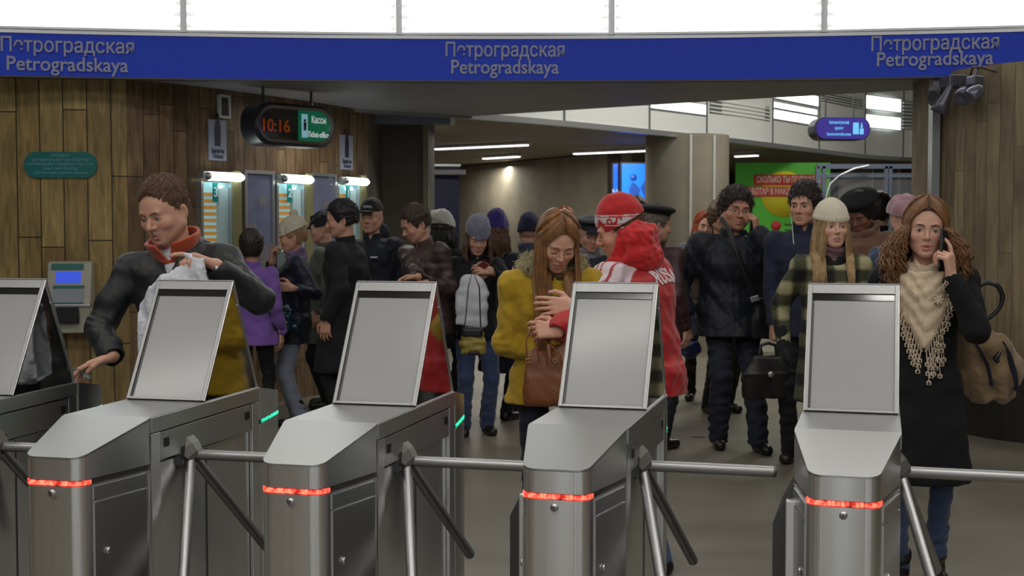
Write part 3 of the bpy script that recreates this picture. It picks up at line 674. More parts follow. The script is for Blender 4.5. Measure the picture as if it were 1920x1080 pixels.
# ------------------------------------------------------------------ turnstiles
TZ = .99
def make_turnstile():
    r = empty('turnstile', (0, 0, 0), 0)
    W = .15
    # plan outline of a rounded nose, pointing to -y from y=0
    nose = [(-W, 0)]
    def arcp(cx, cy, rr, a0, a1, n=8): return [(cx + rr * math.cos(math.radians(a0 + (a1 - a0) * k / n)), cy + rr * math.sin(math.radians(a0 + (a1 - a0) * k / n))) for k in range(n + 1)]
    nose = [(-W, 0.0), (-W, -.02)] + arcp(-.056, -.264, .043, 190, 270) + arcp(.056, -.264, .043, -90, -10) + [(W, -.02), (W, 0.0)]
    def ztop(x, y): return TZ + min(0, y + .0) * .255
    lo = [(x * 1.0, y) for x, y in nose]
    ZL = .838
    m = MB(); m.prism(lo, 0.03, ZL - .009, True); m.build('front_nose', M_STEELV, r)
    m = MB(); m.prism(lo, ZL + .009, lambda x, y: ztop(x, y) - .001, True); m.build('nose_cap', M_STEELV, r)
    m = MB(); m.prism(nose, lambda x, y: ztop(x, y) - .003, lambda x, y: ztop(x, y) + .003); m.build('sloping_lid', M_STEELT, r)
    # led band
    red = MB(); base = MB().prism([(x * .985, y * .985) for x, y in lo], ZL - .01, ZL + .01, True)
    base.build('light_slot', mat('slot_dark', srgb(90, 84, 84), .25, .6), r)
    for (a, b) in zip(lo[1:-2], lo[2:-1]):
        L_ = math.hypot(b[0] - a[0], b[1] - a[1]); k = max(1, int(L_ / .012))
        mid_y = (a[1] + b[1]) / 2
        for j in range(k):
            t0 = j / k; t1 = (j + .82) / k
            p0 = (a[0] + (b[0] - a[0]) * t0, a[1] + (b[1] - a[1]) * t0); p1 = (a[0] + (b[0] - a[0]) * t1, a[1] + (b[1] - a[1]) * t1)
            if (p0[1] + p1[1]) / 2 > -.262 : continue
            nx, ny = (b[1] - a[1]) / L_, -(b[0] - a[0]) / L_
            q = [(p0[0] - nx * .004, p0[1] - ny * .004), (p0[0] + nx * .001, p0[1] + ny * .001), (p1[0] + nx * .001, p1[1] + ny * .001), (p1[0] - nx * .004, p1[1] - ny * .004)]
            red.prism(q, ZL - .006, ZL + .006)
    red.build('red_light_strip', led_mat('red_led', (1, .05, .03), 5.5), r)
    # front key lock
    g = MB().disc((0, -.308, .808), .011, h=.008).build('key_lock', M_STEEL, r); MB().box(-.0015, -.314, .803, .0015, -.3115, .813).build('key_slot', M_BLACK, g)
    # side doors on the nose
    def side_pt(t, sx, off=0):   # along nose side, t 0 (back) .. 1 (front)
        ax, ay = W, -.02; bx, by = .056 + .043 * math.cos(math.radians(-10)), -.264 + .043 * math.sin(math.radians(-10))
        nx, ny = (by - ay), -(bx - ax); l = math.hypot(nx, ny); nx, ny = -nx / l, -ny / l
        return (sx * (ax + (bx - ax) * t + nx * off), ay + (by - ay) * t + ny * off)
    for sx in (-1, 1):
        def plate(z0, z1, t0, t1, off):
            p = [side_pt(t0, sx, -.003), side_pt(t0, sx, off), side_pt(t1, sx, off), side_pt(t1, sx, -.003)]
            if sx < 0: p = p[::-1]
            return MB().prism(p[::-1], z0, z1)
        d = plate(.05, .775, .04, .93, .004).build('service_door', M_STEELH, r, bevel=.0015)
        plate(.781, .822, .04, .93, .003).build('side_strip', M_STEELH, r)
        p = side_pt(.72, sx, .006)
        mm = MB().lathe([(0, .003), (.011, .003), (.011, -.003), (0, -.003)], Matrix.Translation((p[0], p[1], .62)) @ Matrix.Rotation(sx * PI / 2, 4, 'Y') @ Matrix.Rotation(-.2 * 1, 4, 'X'), 16); mm.build('door_lock', mat('lock_silver', (.7, .7, .7), .2, 1), d)
    # main cabinet
    m = MB(); m.box(-W + .03, 0.0, .03, W - .03, .80, TZ - .01); m.build('cabinet', M_STEELV, r)
    m = MB(); m.box(-W, 0.0, TZ - .006, W, .80, TZ + .002); m.build('top_plate', M_STEELT, r)
    for sx in (-1, 1):
        a, b = (W - .03, W) if sx > 0 else (-W, -W + .03)
        e = .003 * sx
        MB().box(min(a, b + e), 0.002, .942, max(a, b + e) + 0, .80, TZ).build('rim_band', M_STEELH, r, bevel=.0015)
        pn = MB(); lo_, hi_ = (W - .028, W - .001) if sx > 0 else (-W + .001, -W + .028)
        pn.prism_x([(.062, .848), (.735, .838), (.735, .936), (.062, .936)], lo_, hi_); pn = pn.build('reader_panel', M_STEELH, r, bevel=.001)
        for y in (.10, .70): MB().box(sx * (W - .004) - .006, y - .014, .885, sx * (W - .004) + .006, y + .014, .914).build('sensor_window', M_BLACK, pn)
        for y0, y1 in ((0.002, .058), (.742, .80)):
            MB().box(lo_, y0, .03, hi_ + (.001 if sx > 0 else 0), y1, .938).build('corner_post', M_STEELV, r, bevel=.0015)
        MB().box(sx * (W - .02) - .006, .062, .03, sx * (W - .02) + .006, .738, .835).build('side_panel', M_STEELV, r)
        MB().box(sx * (W - .02) - .0085, .395, .03, sx * (W - .02) + .0085, .40, .83).build('panel_seam', M_DARKM, r)
    # rear nose
    rn = [(W, .80), (W, .82)] + arcp(.068, 1.05, .045, 10, 90) + arcp(-.068, 1.05, .045, 90, 170) + [(-W, .82), (-W, .80)]
    zt = lambda x, y: TZ - max(0, y - .80) * .16
    ZR = .86
    MB().prism(rn, .03, ZR - .009, True).build('rear_nose', M_STEELV, r); MB().prism(rn, ZR + .009, zt, True).build('rear_cap', M_STEELV, r)
    MB().prism([(x * .985, y) for x, y in rn], ZR - .01, ZR + .01, True).build('rear_light_slot', MATS['slot_dark'], r)
    gm = MB()
    for (a, b) in zip(rn[1:-2], rn[2:-1]):
        L_ = math.hypot(b[0] - a[0], b[1] - a[1]); k = max(1, int(L_ / .012))
        for j in range(k):
            t0 = j / k; t1 = (j + .88) / k; p0 = (a[0] + (b[0] - a[0]) * t0, a[1] + (b[1] - a[1]) * t0); p1 = (a[0] + (b[0] - a[0]) * t1, a[1] + (b[1] - a[1]) * t1)
            nx, ny = (b[1] - a[1]) / L_, -(b[0] - a[0]) / L_
            gm.prism([(p0[0] - nx * .004, p0[1] - ny * .004), (p0[0] + nx * .001, p0[1] + ny * .001), (p1[0] + nx * .001, p1[1] + ny * .001), (p1[0] - nx * .004, p1[1] - ny * .004)], ZR - .005, ZR + .005)
    gm.build('green_light_strip', led_mat('green_led', (.03, 1, .5), 1.6), r)
    MB().lathe([(0, .012), (.05, .010), (.062, 0), (.062, -.02), (0, -.02)], Matrix.Translation((0, .93, TZ - .012)) @ Matrix.Rotation(-.16, 4, 'X') @ Matrix.Diagonal((1.25, 1.25, 1, 1)), 32).build('card_reader', mat('reader_grey', srgb(150, 152, 158), .3, .3), r)
    # hood
    HW = .146
    y0, yb, ya, za = .37, .795, .60, 1.392
    fr = MB()
    def slope(t, off=0):   # point on front face, t 0 bottom..1 top
        dy, dz = ya - y0, za - TZ; l = math.hypot(dy, dz); return (y0 + dy * t - off * dz / l, TZ + .004 + (dz - .004) * t + off * dy / l)
    def slab(m, x0, x1, t0, t1, o0, o1):
        p = [slope(t0, o0), slope(t0, o1), slope(t1, o1), slope(t1, o0)]
        m.prism_x(p[::-1], x0, x1)
    slab(fr, -HW, -HW + .012, 0, 1, -.006, .006); slab(fr, HW - .012, HW, 0, 1, -.006, .006); slab(fr, -HW + .012, HW - .012, 0, .02, -.006, .006); slab(fr, -HW + .012, HW - .012, .925, 1, -.006, .006)
    fr.build('hood_frame', M_FRAME, r, bevel=.001)
    q = MB(); slab(q, -HW + .012, HW - .012, .02, .925, -.008, -.002); q = q.build('front_panel', M_PANEL, r)
    q2 = MB(); slab(q2, -HW + .014, HW - .014, .875, .925, -.002, .0015); q2.build('dark_strip', mat('dark_strip', (.02, .02, .02), .1), q)
    q3 = MB(); slab(q3, -HW + .0125, -HW + .02, .02, .9, -.002, .0); q3.build('panel_gasket', mat('gasket', (.06, .06, .06), .4), q)
    q = MB().box(-HW, ya - .006, za - .004, HW, ya + .012, za + .006).build('hood_ridge', M_FRAME, r, bevel=.0015)
    q = MB(); q.add([(-HW, ya, za), (HW, ya, za), (HW, yb, TZ), (-HW, yb, TZ), (-HW, ya - .01, za - .01), (HW, ya - .01, za - .01), (HW, yb - .012, TZ), (-HW, yb - .012, TZ)], [[0, 3, 2, 1], [4, 5, 6, 7], [0, 1, 5, 4], [2, 3, 7, 6], [1, 2, 6, 5], [3, 0, 4, 7]]); q.build('hood_back', M_STEELT, r)
    for sx in (-1, 1):
        a, b = (HW - .004, HW - .001) if sx > 0 else (-HW + .001, -HW + .004)
        q = MB().prism_x([(y0 + .012, TZ), (yb - .01, TZ), (ya, za - .008)], a, b).build('side_mirror', M_MIRR, r)
        e = MB(); xx = sx * HW; e.tube([(xx, ya + .003, za), (xx, yb, TZ + .003)], .0035, 6); e.tube([(xx, ya, za), (xx, y0, TZ + .004)], .0035, 6); e.build('mirror_edge', M_STEELT, q)
        MB().disc((sx * (HW + .0), ya + .03, za - .085), .004, 'x', .004).build('rivet', M_ALU, q)
    # tripod
    hub = Vector((W + .002, .26, .832)); ax = Vector((1, 0, -1)).normalized()
    pp = Vector((1, 0, 1)).normalized(); qq = Vector((0, 1, 0))
    m = MB(); m.box(W - .03, .19, .80, W + .0, .33, .87, .006); m.build('tripod_mount', M_DARKM, r)
    Mh = Matrix.Translation(hub - ax * .04) @ ax.to_track_quat('Z', 'Y').to_matrix().to_4x4()
    h = MB().lathe([(0, -.03), (.042, -.03), (.048, -.02), (.048, .02), (.040, .05), (.03, .062), (0, .064)], Mh, 6); h = h.build('tripod_hub', mat('hub_grey', srgb(120, 118, 112), .45, .6), r)
    h.data.polygons.foreach_set('use_smooth', [False] * len(h.data.polygons))
    for k in range(3):
        a = k * 2 * PI / 3; dr = (ax * .7071 + (pp * math.cos(a) + qq * math.sin(a)) * .7071).normalized()
        st = hub + dr * .025; en = hub + dr * (.41 if k == 0 else .50)
        m = MB().tube([st, en], .0175, 20); m.lathe([(.0175, 0), (.015, .006), (.008, .010), (0, .011)], Matrix.Translation(en) @ dr.to_track_quat('Z', 'Y').to_matrix().to_4x4(), 20)
        m.build('tripod_arm', M_TUBE, h)
    # guard on the other side
    m = MB(); m.prism_y([(-W - .062, .0), (-W, .0), (-W, .83), (-W - .062, .706)], .0, .42); m.build('side_guard', M_DARKM, r, bevel=.002)
    MB().box(-W - .022, -.05, .03, -W + .012, -.005, .785, .004).build('guard_post', M_STEELV, r)
    MB().box(-W - .02, -.08, 0, W + .02, 1.09, .03).build('base_plate', M_DARKM, r)
    return r


def led_mat(name, col, es):
    m = mat(name, col, .3, emit=col, es=es); nt = m.node_tree
    if 'led_ok' in m: return m
    m['led_ok'] = 1; N = nt.nodes.new; L = nt.links.new; b = nt.nodes['Principled BSDF']
    tc = N('ShaderNodeTexCoord'); n = N('ShaderNodeTexNoise'); n.inputs['Scale'].default_value = 70; n.inputs['Detail'].default_value = 1
    L(tc.outputs['Object'], n.inputs['Vector']); mr = N('ShaderNodeMapRange'); mr.inputs['From Min'].default_value = .38; mr.inputs['From Max'].default_value = .68
    mr.inputs['To Min'].default_value = es * .05; mr.inputs['To Max'].default_value = es * 1.9
    L(n.outputs['Fac'], mr.inputs['Value']); L(mr.outputs[0], b.inputs['Emission Strength']); return m


spots = [((-1.825, 4.13), 10.4), ((-1.13, 3.98), 13.3), ((-.407, 3.86), 14.2), ((.343, 3.78), 15.2), ((1.125, 3.68), 16.2)]
tl = ['steel turnstile cut by the left frame edge, leftmost of the row', 'steel turnstile in front of the man with the orange collar', 'steel turnstile in the middle of the row, red mirrored hood side', 'steel turnstile in front of the red jacket and tan handbag', 'steel turnstile in front of the plaid coat, rightmost of the row']
TS = []
t0 = make_turnstile()
for i, ((ox, oy), deg) in enumerate(spots):
    t = t0 if i == 0 else copy_tree(t0)
    th = math.radians(deg); t.location = (ox - .15 * math.cos(th), oy + .15 * math.sin(th), 0); t.rotation_euler = (0, 0, -th)
    tag(t, tl[i], 'turnstile', 'turnstiles in a row'); TS.append(t)
# ------------------------------------------------------------------ implicit-surface modeller (smooth bodies, clothes, bags)
V = Vector
def rotm(yaw=0, pitch=0, roll=0):
    """yaw about z, pitch about x (positive = nod forward for a figure facing -y), roll about y"""
    return np.array((Matrix.Rotation(math.radians(yaw), 3, 'Z') @ Matrix.Rotation(math.radians(pitch), 3, 'X') @ Matrix.Rotation(math.radians(roll), 3, 'Y')))


class Fld:
    def __init__(s, lo, hi, res, fine=(), fres=None):
        s.ax = []
        for a in range(3):
            iv = [(f[0][a], f[1][a]) for f in fine]; p = lo[a]; L = [p]
            while p < hi[a]:
                p += (fres if any(i0 <= p <= i1 for i0, i1 in iv) else res); L.append(p)
            s.ax.append(np.array(L, np.float32))
        s.F = np.full([len(a) for a in s.ax], .5, np.float32); s.reset()

    def reset(s): s.R = np.eye(3); s.t = np.zeros(3); s.sc = 1.0
    def frame(s, R, t, sc=1.0): s.R = np.array(R); s.t = np.array(t, float); s.sc = sc
    def w(s, p): return s.R @ (np.array(p, float) * s.sc) + s.t

    def _blk(s, lo, hi):
        sl = []
        for a in range(3):
            i = int(np.searchsorted(s.ax[a], lo[a])); j = int(np.searchsorted(s.ax[a], hi[a])); sl.append(slice(max(i - 1, 0), min(j + 1, len(s.ax[a]))))
        sl = tuple(sl); X = s.ax[0][sl[0]][:, None, None]; Y = s.ax[1][sl[1]][None, :, None]; Z = s.ax[2][sl[2]][None, None, :]
        return sl, X, Y, Z

    def _comb(s, sl, d, k, op):
        A = s.F[sl]
        if A.size == 0: return
        if op == 'sub': d = -d
        if op == 'add':
            if k > 0:
                h = np.maximum(k - np.abs(A - d), 0) / k; s.F[sl] = np.minimum(A, d) - h * h * k * .25
            else: s.F[sl] = np.minimum(A, d)
        else:
            if k > 0:
                h = np.maximum(k - np.abs(A - d), 0) / k; s.F[sl] = np.maximum(A, d) + h * h * k * .25
            else: s.F[sl] = np.maximum(A, d)

    def rc(s, a, b, r1, r2=None, k=.01, op='add'):
        r2 = r1 if r2 is None else r2
        a = s.w(a); b = s.w(b); r1 *= s.sc; r2 *= s.sc; k *= s.sc; pad = max(r1, r2) + k + .02
        sl, X, Y, Z = s._blk(np.minimum(a, b) - pad, np.maximum(a, b) + pad); ab = b - a; L2 = max(float(ab @ ab), 1e-9)
        t = np.clip(((X - a[0]) * ab[0] + (Y - a[1]) * ab[1] + (Z - a[2]) * ab[2]) / L2, 0, 1)
        d = np.sqrt((X - a[0] - t * ab[0]) ** 2 + (Y - a[1] - t * ab[1]) ** 2 + (Z - a[2] - t * ab[2]) ** 2) - (r1 + (r2 - r1) * t)
        s._comb(sl, d.astype(np.float32), k, op)

    def chain(s, pts, rs, k=.01, op='add'):
        for i in range(len(pts) - 1): s.rc(pts[i], pts[i + 1], rs[i], rs[i + 1], k, op)

    def ell(s, c, r, k=.01, R=None, op='add'):
        c = s.w(c); r = np.array(r, float) * s.sc; k *= s.sc; M = (s.R if R is None else s.R @ R).T; pad = r.max() + k + .02
        sl, X, Y, Z = s._blk(c - pad, c + pad); x, y, z = X - c[0], Y - c[1], Z - c[2]
        u = (M[0, 0] * x + M[0, 1] * y + M[0, 2] * z) / r[0]; v = (M[1, 0] * x + M[1, 1] * y + M[1, 2] * z) / r[1]; w_ = (M[2, 0] * x + M[2, 1] * y + M[2, 2] * z) / r[2]
        n = np.sqrt(u * u + v * v + w_ * w_) + 1e-6; g = np.sqrt((u / r[0]) ** 2 + (v / r[1]) ** 2 + (w_ / r[2]) ** 2) + 1e-6
        s._comb(sl, (n * (n - 1) / g).astype(np.float32), k, op)

    def loft(s, A, B, prof, front=(0, -1, 0), k=.01, p=2.0, op='add', ck=.01):
        """prof rows (t, rx, ry, ox, oy): elliptical sections between A and B; oy is towards `front`"""
        A = s.w(A); B = s.w(B); k *= s.sc; ax = B - A; L = np.linalg.norm(ax); ax = ax / L; f = s.R @ np.array(front, float); f = f - ax * (f @ ax); f /= np.linalg.norm(f); u = np.cross(f, ax)
        pr = np.array([list(q) + [0] * (5 - len(q)) for q in prof], float); pr[:, 1:] *= s.sc; rm = pr[:, 1:3].max() + np.abs(pr[:, 3:]).max(); pad = rm + k + .02
        sl, X, Y, Z = s._blk(np.minimum(A, B) - pad, np.maximum(A, B) + pad); x, y, z = X - A[0], Y - A[1], Z - A[2]
        t = (x * ax[0] + y * ax[1] + z * ax[2]) / L; a = x * u[0] + y * u[1] + z * u[2]; b = x * f[0] + y * f[1] + z * f[2]
        tc = np.clip(t, 0, 1); it = lambda c: np.interp(tc, pr[:, 0], pr[:, c]).astype(np.float32)
        rx, ry = it(1), it(2); a = (a - it(3)) / rx; b = (b - it(4)) / ry
        n = (np.abs(a) ** p + np.abs(b) ** p) ** (1 / p) if p != 2 else np.sqrt(a * a + b * b)
        g = np.sqrt((a / rx) ** 2 + (b / ry) ** 2) + 1e-5; d1 = np.where(n < .3, (n - 1) * np.minimum(rx, ry), n * (n - 1) / g) if p == 2 else (n - 1) * np.minimum(rx, ry)
        d2 = np.maximum(-t, t - 1) * L; h = np.maximum(ck - np.abs(d1 - d2), 0) / ck; d = np.maximum(d1, d2) + h * h * ck * .25
        s._comb(sl, d.astype(np.float32), k, op)

    def cut(s, p, n, k=0):
        """keep the side opposite to n"""
        p = s.w(p); n = s.R @ np.array(n, float); n /= np.linalg.norm(n)
        d = (s.ax[0][:, None, None] - p[0]) * n[0] + (s.ax[1][None, :, None] - p[1]) * n[1] + (s.ax[2][None, None, :] - p[2]) * n[2]
        s.F = np.maximum(s.F, d.astype(np.float32)) if k == 0 else s.F; return s

    def shell(s, th): s.F = np.maximum(s.F, -(s.F + th))

    def disp(s, fn, band=.03):
        ix = np.nonzero(np.abs(s.F) < band); s.F[ix] += fn(s.ax[0][ix[0]], s.ax[1][ix[1]], s.ax[2][ix[2]]).astype(np.float32)

    def mesh(s, name, m, parent=None, col=None, smooth_iter=1, minisl=0):
        Fv = s.F; ins = Fv < 0; nx, ny, nz = Fv.shape
        c = np.zeros((nx - 1, ny - 1, nz - 1), np.int8)
        for i in (0, 1):
            for j in (0, 1):
                for k in (0, 1): c += ins[i:nx - 1 + i, j:ny - 1 + j, k:nz - 1 + k]
        act = np.nonzero((c > 0) & (c < 8)); n = len(act[0]); idx = np.full(c.shape, -1, np.int32); idx[act] = np.arange(n)
        ps = np.zeros((n, 3)); cnt = np.zeros(n); I, J, K = act
        for a in range(3):
            o = [b for b in range(3) if b != a]
            for d0 in (0, 1):
                for d1 in (0, 1):
                    q = [I.copy(), J.copy(), K.copy()]; q[o[0]] = q[o[0]] + d0; q[o[1]] = q[o[1]] + d1; q2 = [x.copy() for x in q]; q2[a] = q2[a] + 1
                    f0 = Fv[q[0], q[1], q[2]]; f1 = Fv[q2[0], q2[1], q2[2]]; m_ = (f0 < 0) != (f1 < 0); t = np.where(m_, f0 / np.where(m_, f0 - f1, 1), 0)
                    for b in range(3):
                        x0 = s.ax[b][q[b]]; x1 = s.ax[b][q2[b]]; ps[:, b] += np.where(m_, x0 + (x1 - x0) * t, 0)
                    cnt += m_
        ps /= np.maximum(cnt, 1)[:, None]; quads = []
        for a in range(3):
            sl0 = [slice(None)] * 3; sl1 = [slice(None)] * 3; sl0[a] = slice(0, -1); sl1[a] = slice(1, None); b0 = ins[tuple(sl0)]; b1 = ins[tuple(sl1)]
            e = np.nonzero(b0 != b1); e = [x.copy() for x in e]; u, v = [(1, 2), (2, 0), (0, 1)][a]; ok = (e[u] > 0) & (e[v] > 0) & (e[u] < Fv.shape[u] - 1) & (e[v] < Fv.shape[v] - 1); e = [x[ok] for x in e]; fl_ = b0[e[0], e[1], e[2]]
            def g(du, dv):
                q = [x.copy() for x in e]; q[u] = q[u] + du; q[v] = q[v] + dv; return idx[q[0], q[1], q[2]]
            Q = np.stack([g(-1, -1), g(0, -1), g(0, 0), g(-1, 0)], 1); Q[~fl_] = Q[~fl_][:, ::-1]; quads.append(Q)
        Q = np.concatenate(quads); Q = Q[(Q >= 0).all(1)]
        for _ in range(smooth_iter):
            acc = np.zeros_like(ps); cn = np.zeros(n)
            for k in range(4):
                a_, b_ = Q[:, k], Q[:, (k + 1) % 4]
                for d in range(3):
                    acc[:, d] += np.bincount(a_, ps[b_, d], n) + np.bincount(b_, ps[a_, d], n)
                cn += np.bincount(a_, minlength=n) + np.bincount(b_, minlength=n)
            ps = ps * .5 + .5 * acc / np.maximum(cn, 1)[:, None]
        if minisl:      # drop stray crumbs
            lab = np.arange(n)
            for _ in range(200):
                l2 = lab.copy()
                for k in range(4):
                    a_, b_ = Q[:, k], Q[:, (k + 1) % 4]; np.minimum.at(l2, a_, lab[b_]); np.minimum.at(l2, b_, lab[a_])
                if (l2 == lab).all(): break
                lab = l2
        me = bpy.data.meshes.new(name); me.vertices.add(n); me.vertices.foreach_set('co', ps.astype(np.float32).ravel())
        me.loops.add(len(Q) * 4); me.loops.foreach_set('vertex_index', Q.astype(np.int32).ravel()); me.polygons.add(len(Q))
        me.polygons.foreach_set('loop_start', np.arange(0, len(Q) * 4, 4, dtype=np.int32)); me.polygons.foreach_set('loop_total', np.full(len(Q), 4, np.int32))
        me.update(calc_edges=True); me.validate(); me.polygons.foreach_set('use_smooth', np.ones(len(me.polygons), bool))
        me.materials.append(m)
        if col is not None:
            a = me.color_attributes.new('tint', 'FLOAT_COLOR', 'POINT'); cc = np.ones((n, 4), np.float32); cc[:, :3] = col(ps); a.data.foreach_set('color', cc.ravel())
        o = bpy.data.objects.new(name, me); C.objects.link(o)
        if parent: o.parent = parent
        return o


def folds(amp, fr, seed=0, zs=1.0):
    rg = np.random.RandomState(seed); ks = rg.normal(size=(5, 3)) * fr; ks[:, 2] *= zs; ph = rg.rand(5) * 6.28; k2 = rg.normal(size=(5, 3)) * fr * .45
    def f(x, y, z):
        o = 0
        for i in range(5): o = o + np.sin(ks[i, 0] * x + ks[i, 1] * y + ks[i, 2] * z + ph[i] + 1.8 * np.sin(k2[i, 0] * x + k2[i, 1] * y + k2[i, 2] * z))
        return amp * o / 2.2
    return f


def ik(a, b, l1, l2, hint):
    a = np.array(a, float); b = np.array(b, float); d = b - a; L = np.linalg.norm(d); Lm = min(L, (l1 + l2) * .998); u = d / L; b = a + u * Lm
    x = (l1 * l1 - l2 * l2 + Lm * Lm) / (2 * Lm); h = math.sqrt(max(l1 * l1 - x * x, 0)); hn = np.array(hint, float); hn = hn - u * (hn @ u); hn /= max(np.linalg.norm(hn), 1e-6)
    return a + u * x + hn * h, b


def nrm(v): v = np.array(v, float); return v / max(np.linalg.norm(v), 1e-9)


SKIN = srgb(206, 158, 134)
def skin_mat():
    m = mat('skin', SKIN, .5, attr=True, bump=.05, bscale=180)
    b = m.node_tree.nodes['Principled BSDF']; b.inputs['Subsurface Weight'].default_value = .12; b.inputs['Subsurface Radius'].default_value = (.012, .005, .003); b.inputs['Subsurface Scale'].default_value = 1
    return m


def cloth(name, col, rough=.85, sheen=.25, **k):
    if max(col) < .09: sheen = min(sheen, .04)
    return mat(name, col, rough, sheen=sheen, noise=k.pop('noise', .10), nscale=k.pop('nscale', 60), bump=k.pop('bump', .15), bscale=k.pop('bscale', 220), **k)


HS = 1.0
class Person:
    def __init__(s, label, X, Y, yaw, H=1.75, lean=(0, 0), head=(0, 0, 0), feet=None, build=1.0, shw=.185, res=.009, hscale=1.06, twist=0):
        s.X, s.Y, s.yaw = X, Y, math.radians(yaw); s.S = H / 1.75; S = s.S; s.H = H; s.bd = build; s.res = res
        s.root = empty('person', (X, Y, 0), s.yaw, label, 'person')
        s.pel = np.array((0, 0, .95)) * S; R = rotm(0, lean[0], 0) @ rotm(0, 0, lean[1]); R = rotm(twist) @ R; s.R = R; s.up = R @ np.array((0, 0, 1.))
        s.chest = s.pel + R @ np.array((0, -.005, .33)) * S; s.neck = s.pel + R @ np.array((0, .018, .505)) * S
        s.sh = [s.pel + R @ np.array((sx * shw, .01, .455)) * S for sx in (-1, 1)]       # 0 = person's right (image left when facing us)
        s.HR = R @ rotm(*head) if len(head) == 3 else R
        s.HR = rotm(head[0], 0, 0) @ rotm(0, head[1], head[2])
        nk = nrm(s.up * .6 + s.HR @ np.array((0, 0, 1.)) * .4)
        s.hsc = S * hscale
        s.hc = s.neck + nk * .085 * S + s.HR @ np.array((0, -.012, .085)) * s.hsc      # head centre
        s.feet = feet or [(-.10, .0, 0), (.10, .02, 0)]; s.hips = [s.pel + np.array((sx * .09, 0, -.03)) * S for sx in (-1, 1)]
        s.legs = []
        for i, (fx, fy, fz) in enumerate(s.feet):
            an = np.array((fx * S, fy * S + .03 * S, .085 * S + fz)); kn, an2 = ik(s.hips[i], an, .44 * S, .43 * S, (0.1 * (2 * i - 1), -1, 0)); s.legs.append((s.hips[i], kn, an2, fz))
        s.arms = [None, None]; s.hands = [None, None]
        for i in (0, 1):
            sx = 2 * i - 1; s.arm(i, s.sh[i] + np.array((sx * .07, -.05, -.50)) * S, (sx * .25, 1, 0), dir=(0.0, -.1, -1), palm=(-sx, 0, 0))

    def loc(s, p):
        p = np.array(p, float) - (s.X, s.Y, 0); c, n = math.cos(-s.yaw), math.sin(-s.yaw); return np.array((c * p[0] - n * p[1], n * p[0] + c * p[1], p[2]))

    def vec(s, p): c, n = math.cos(-s.yaw), math.sin(-s.yaw); return np.array((c * p[0] - n * p[1], n * p[0] + c * p[1], p[2]))

    def wrd(s, p): c, n = math.cos(s.yaw), math.sin(s.yaw); return V((c * p[0] - n * p[1] + s.X, n * p[0] + c * p[1] + s.Y, p[2]))

    def arm(s, i, wrist, hint=None, dir=None, palm=None, curl=(.35, .45, .3), thumb=.5, world=False, idx=None, spread=.0):
        """wrist target in local metres (or world when world=True)"""
        S = s.S; sx = 2 * i - 1
        if world:
            wrist = s.loc(wrist); dir = s.vec(dir) if dir is not None else None; palm = s.vec(palm) if palm is not None else None; hint = s.vec(hint) if hint is not None else None
        hint = hint if hint is not None else (sx * .5, .6, -.5)
        el, wr = ik(s.sh[i], wrist, .285 * S, .255 * S, hint); d = nrm(dir if dir is not None else wr - el)
        pn = np.array(palm if palm is not None else (-sx, 0, 0), float); pn = nrm(pn - d * (pn @ d)); s.arms[i] = (s.sh[i], el, wr)
        th = np.cross(d, pn) * (1 if i == 0 else -1); s.hands[i] = dict(o=wr, d=d, n=pn, s=th, curl=curl, thumb=thumb, idx=idx, spread=spread)

    def handpt(s, i, f=.09, n=.03, t=0.0):
        h = s.hands[i]; return h['o'] + (h['d'] * f + h['n'] * n + h['s'] * t) * s.S

    # ---------------------------------------------------------------- body
    def _hand(s, F, i):
        h = s.hands[i]; S = s.S * 1.04; o, d, n, t = h['o'], h['d'], h['n'], h['s']
        Pt = lambda a, b, c: o + (d * a + t * b + n * c) * S
        F.reset()
        for b0, b1, L in ((.018, .030, .088), (.006, .010, .092), (-.006, -.011, .088), (-.016, -.030, .080)):
            F.rc(Pt(.0, b0, 0), Pt(L, b1, 0), .0145 * S, .0125 * S, .012 * S)
        F.rc(Pt(.02, .022, .008), Pt(.05, .030, .008), .014 * S, .012 * S, .012 * S)
        for fi, (b1, L, sc_, spr) in enumerate(((.031, .088, .94, .10), (.0105, .093, 1.04, .03), (-.0105, .089, .97, -.04), (-.0305, .080, .78, -.13))):
            cu = list(h['curl'])
            if fi == 0 and h['idx'] is not None: cu = list(h['idx'])
            cu = [c * (1 + .08 * fi) for c in cu]; a = 0; p = Pt(L, b1, 0); dd = nrm(d + t * spr * (1 + h['spread']))
            for j, (ln, r0, r1) in enumerate(((.044, .0098, .0088), (.027, .0086, .0078), (.020, .0077, .0066))):
                a += cu[j]; q = p + (dd * math.cos(a) + n * math.sin(a)) * ln * sc_ * S; F.rc(p, q, r0 * S, r1 * S, .0025); p = q
        th = h['thumb']; p = Pt(.022, .026, .006); v1 = nrm(d * .75 + t * .85 + n * .25 * th); v2 = nrm(d * 1.0 + t * (.45 - .5 * th) + n * .55 * th); v3 = nrm(d * 1.0 + t * (.1 - .7 * th) + n * .7 * th)
        for v_, ln, r0, r1 in ((v1, .042, .0145, .0112), (v2, .032, .0110, .0098), (v3, .026, .0096, .0080)):
            q = p + v_ * ln * S; F.rc(p, q, r0 * S, r1 * S, .006); p = q

    def bodymesh(s, skin=SKIN, female=False, lids=.35, beard=None, res=None, mouth=0.0, stub=0.0, nose=1.0, fat=1.0, lip=None, hands=(1, 1)):
        S = s.S; res = res or s.res; pts = [s.hc, s.neck, s.pel] + [a for l in s.legs for a in l[:3]] + [a for l in s.arms for a in l]
        for h in s.hands: pts += [h['o'] + h['d'] * .2 * S]
        pts = np.array(pts); lo = pts.min(0) - .16; hi = pts.max(0) + .16; lo[2] = -.01
        fr = min(res, .0048); hf = .0036 if res < .008 else min(res * .6, .0055)
        r_ = .125 * s.hsc; fine = [(s.hc - r_, s.hc + r_)]
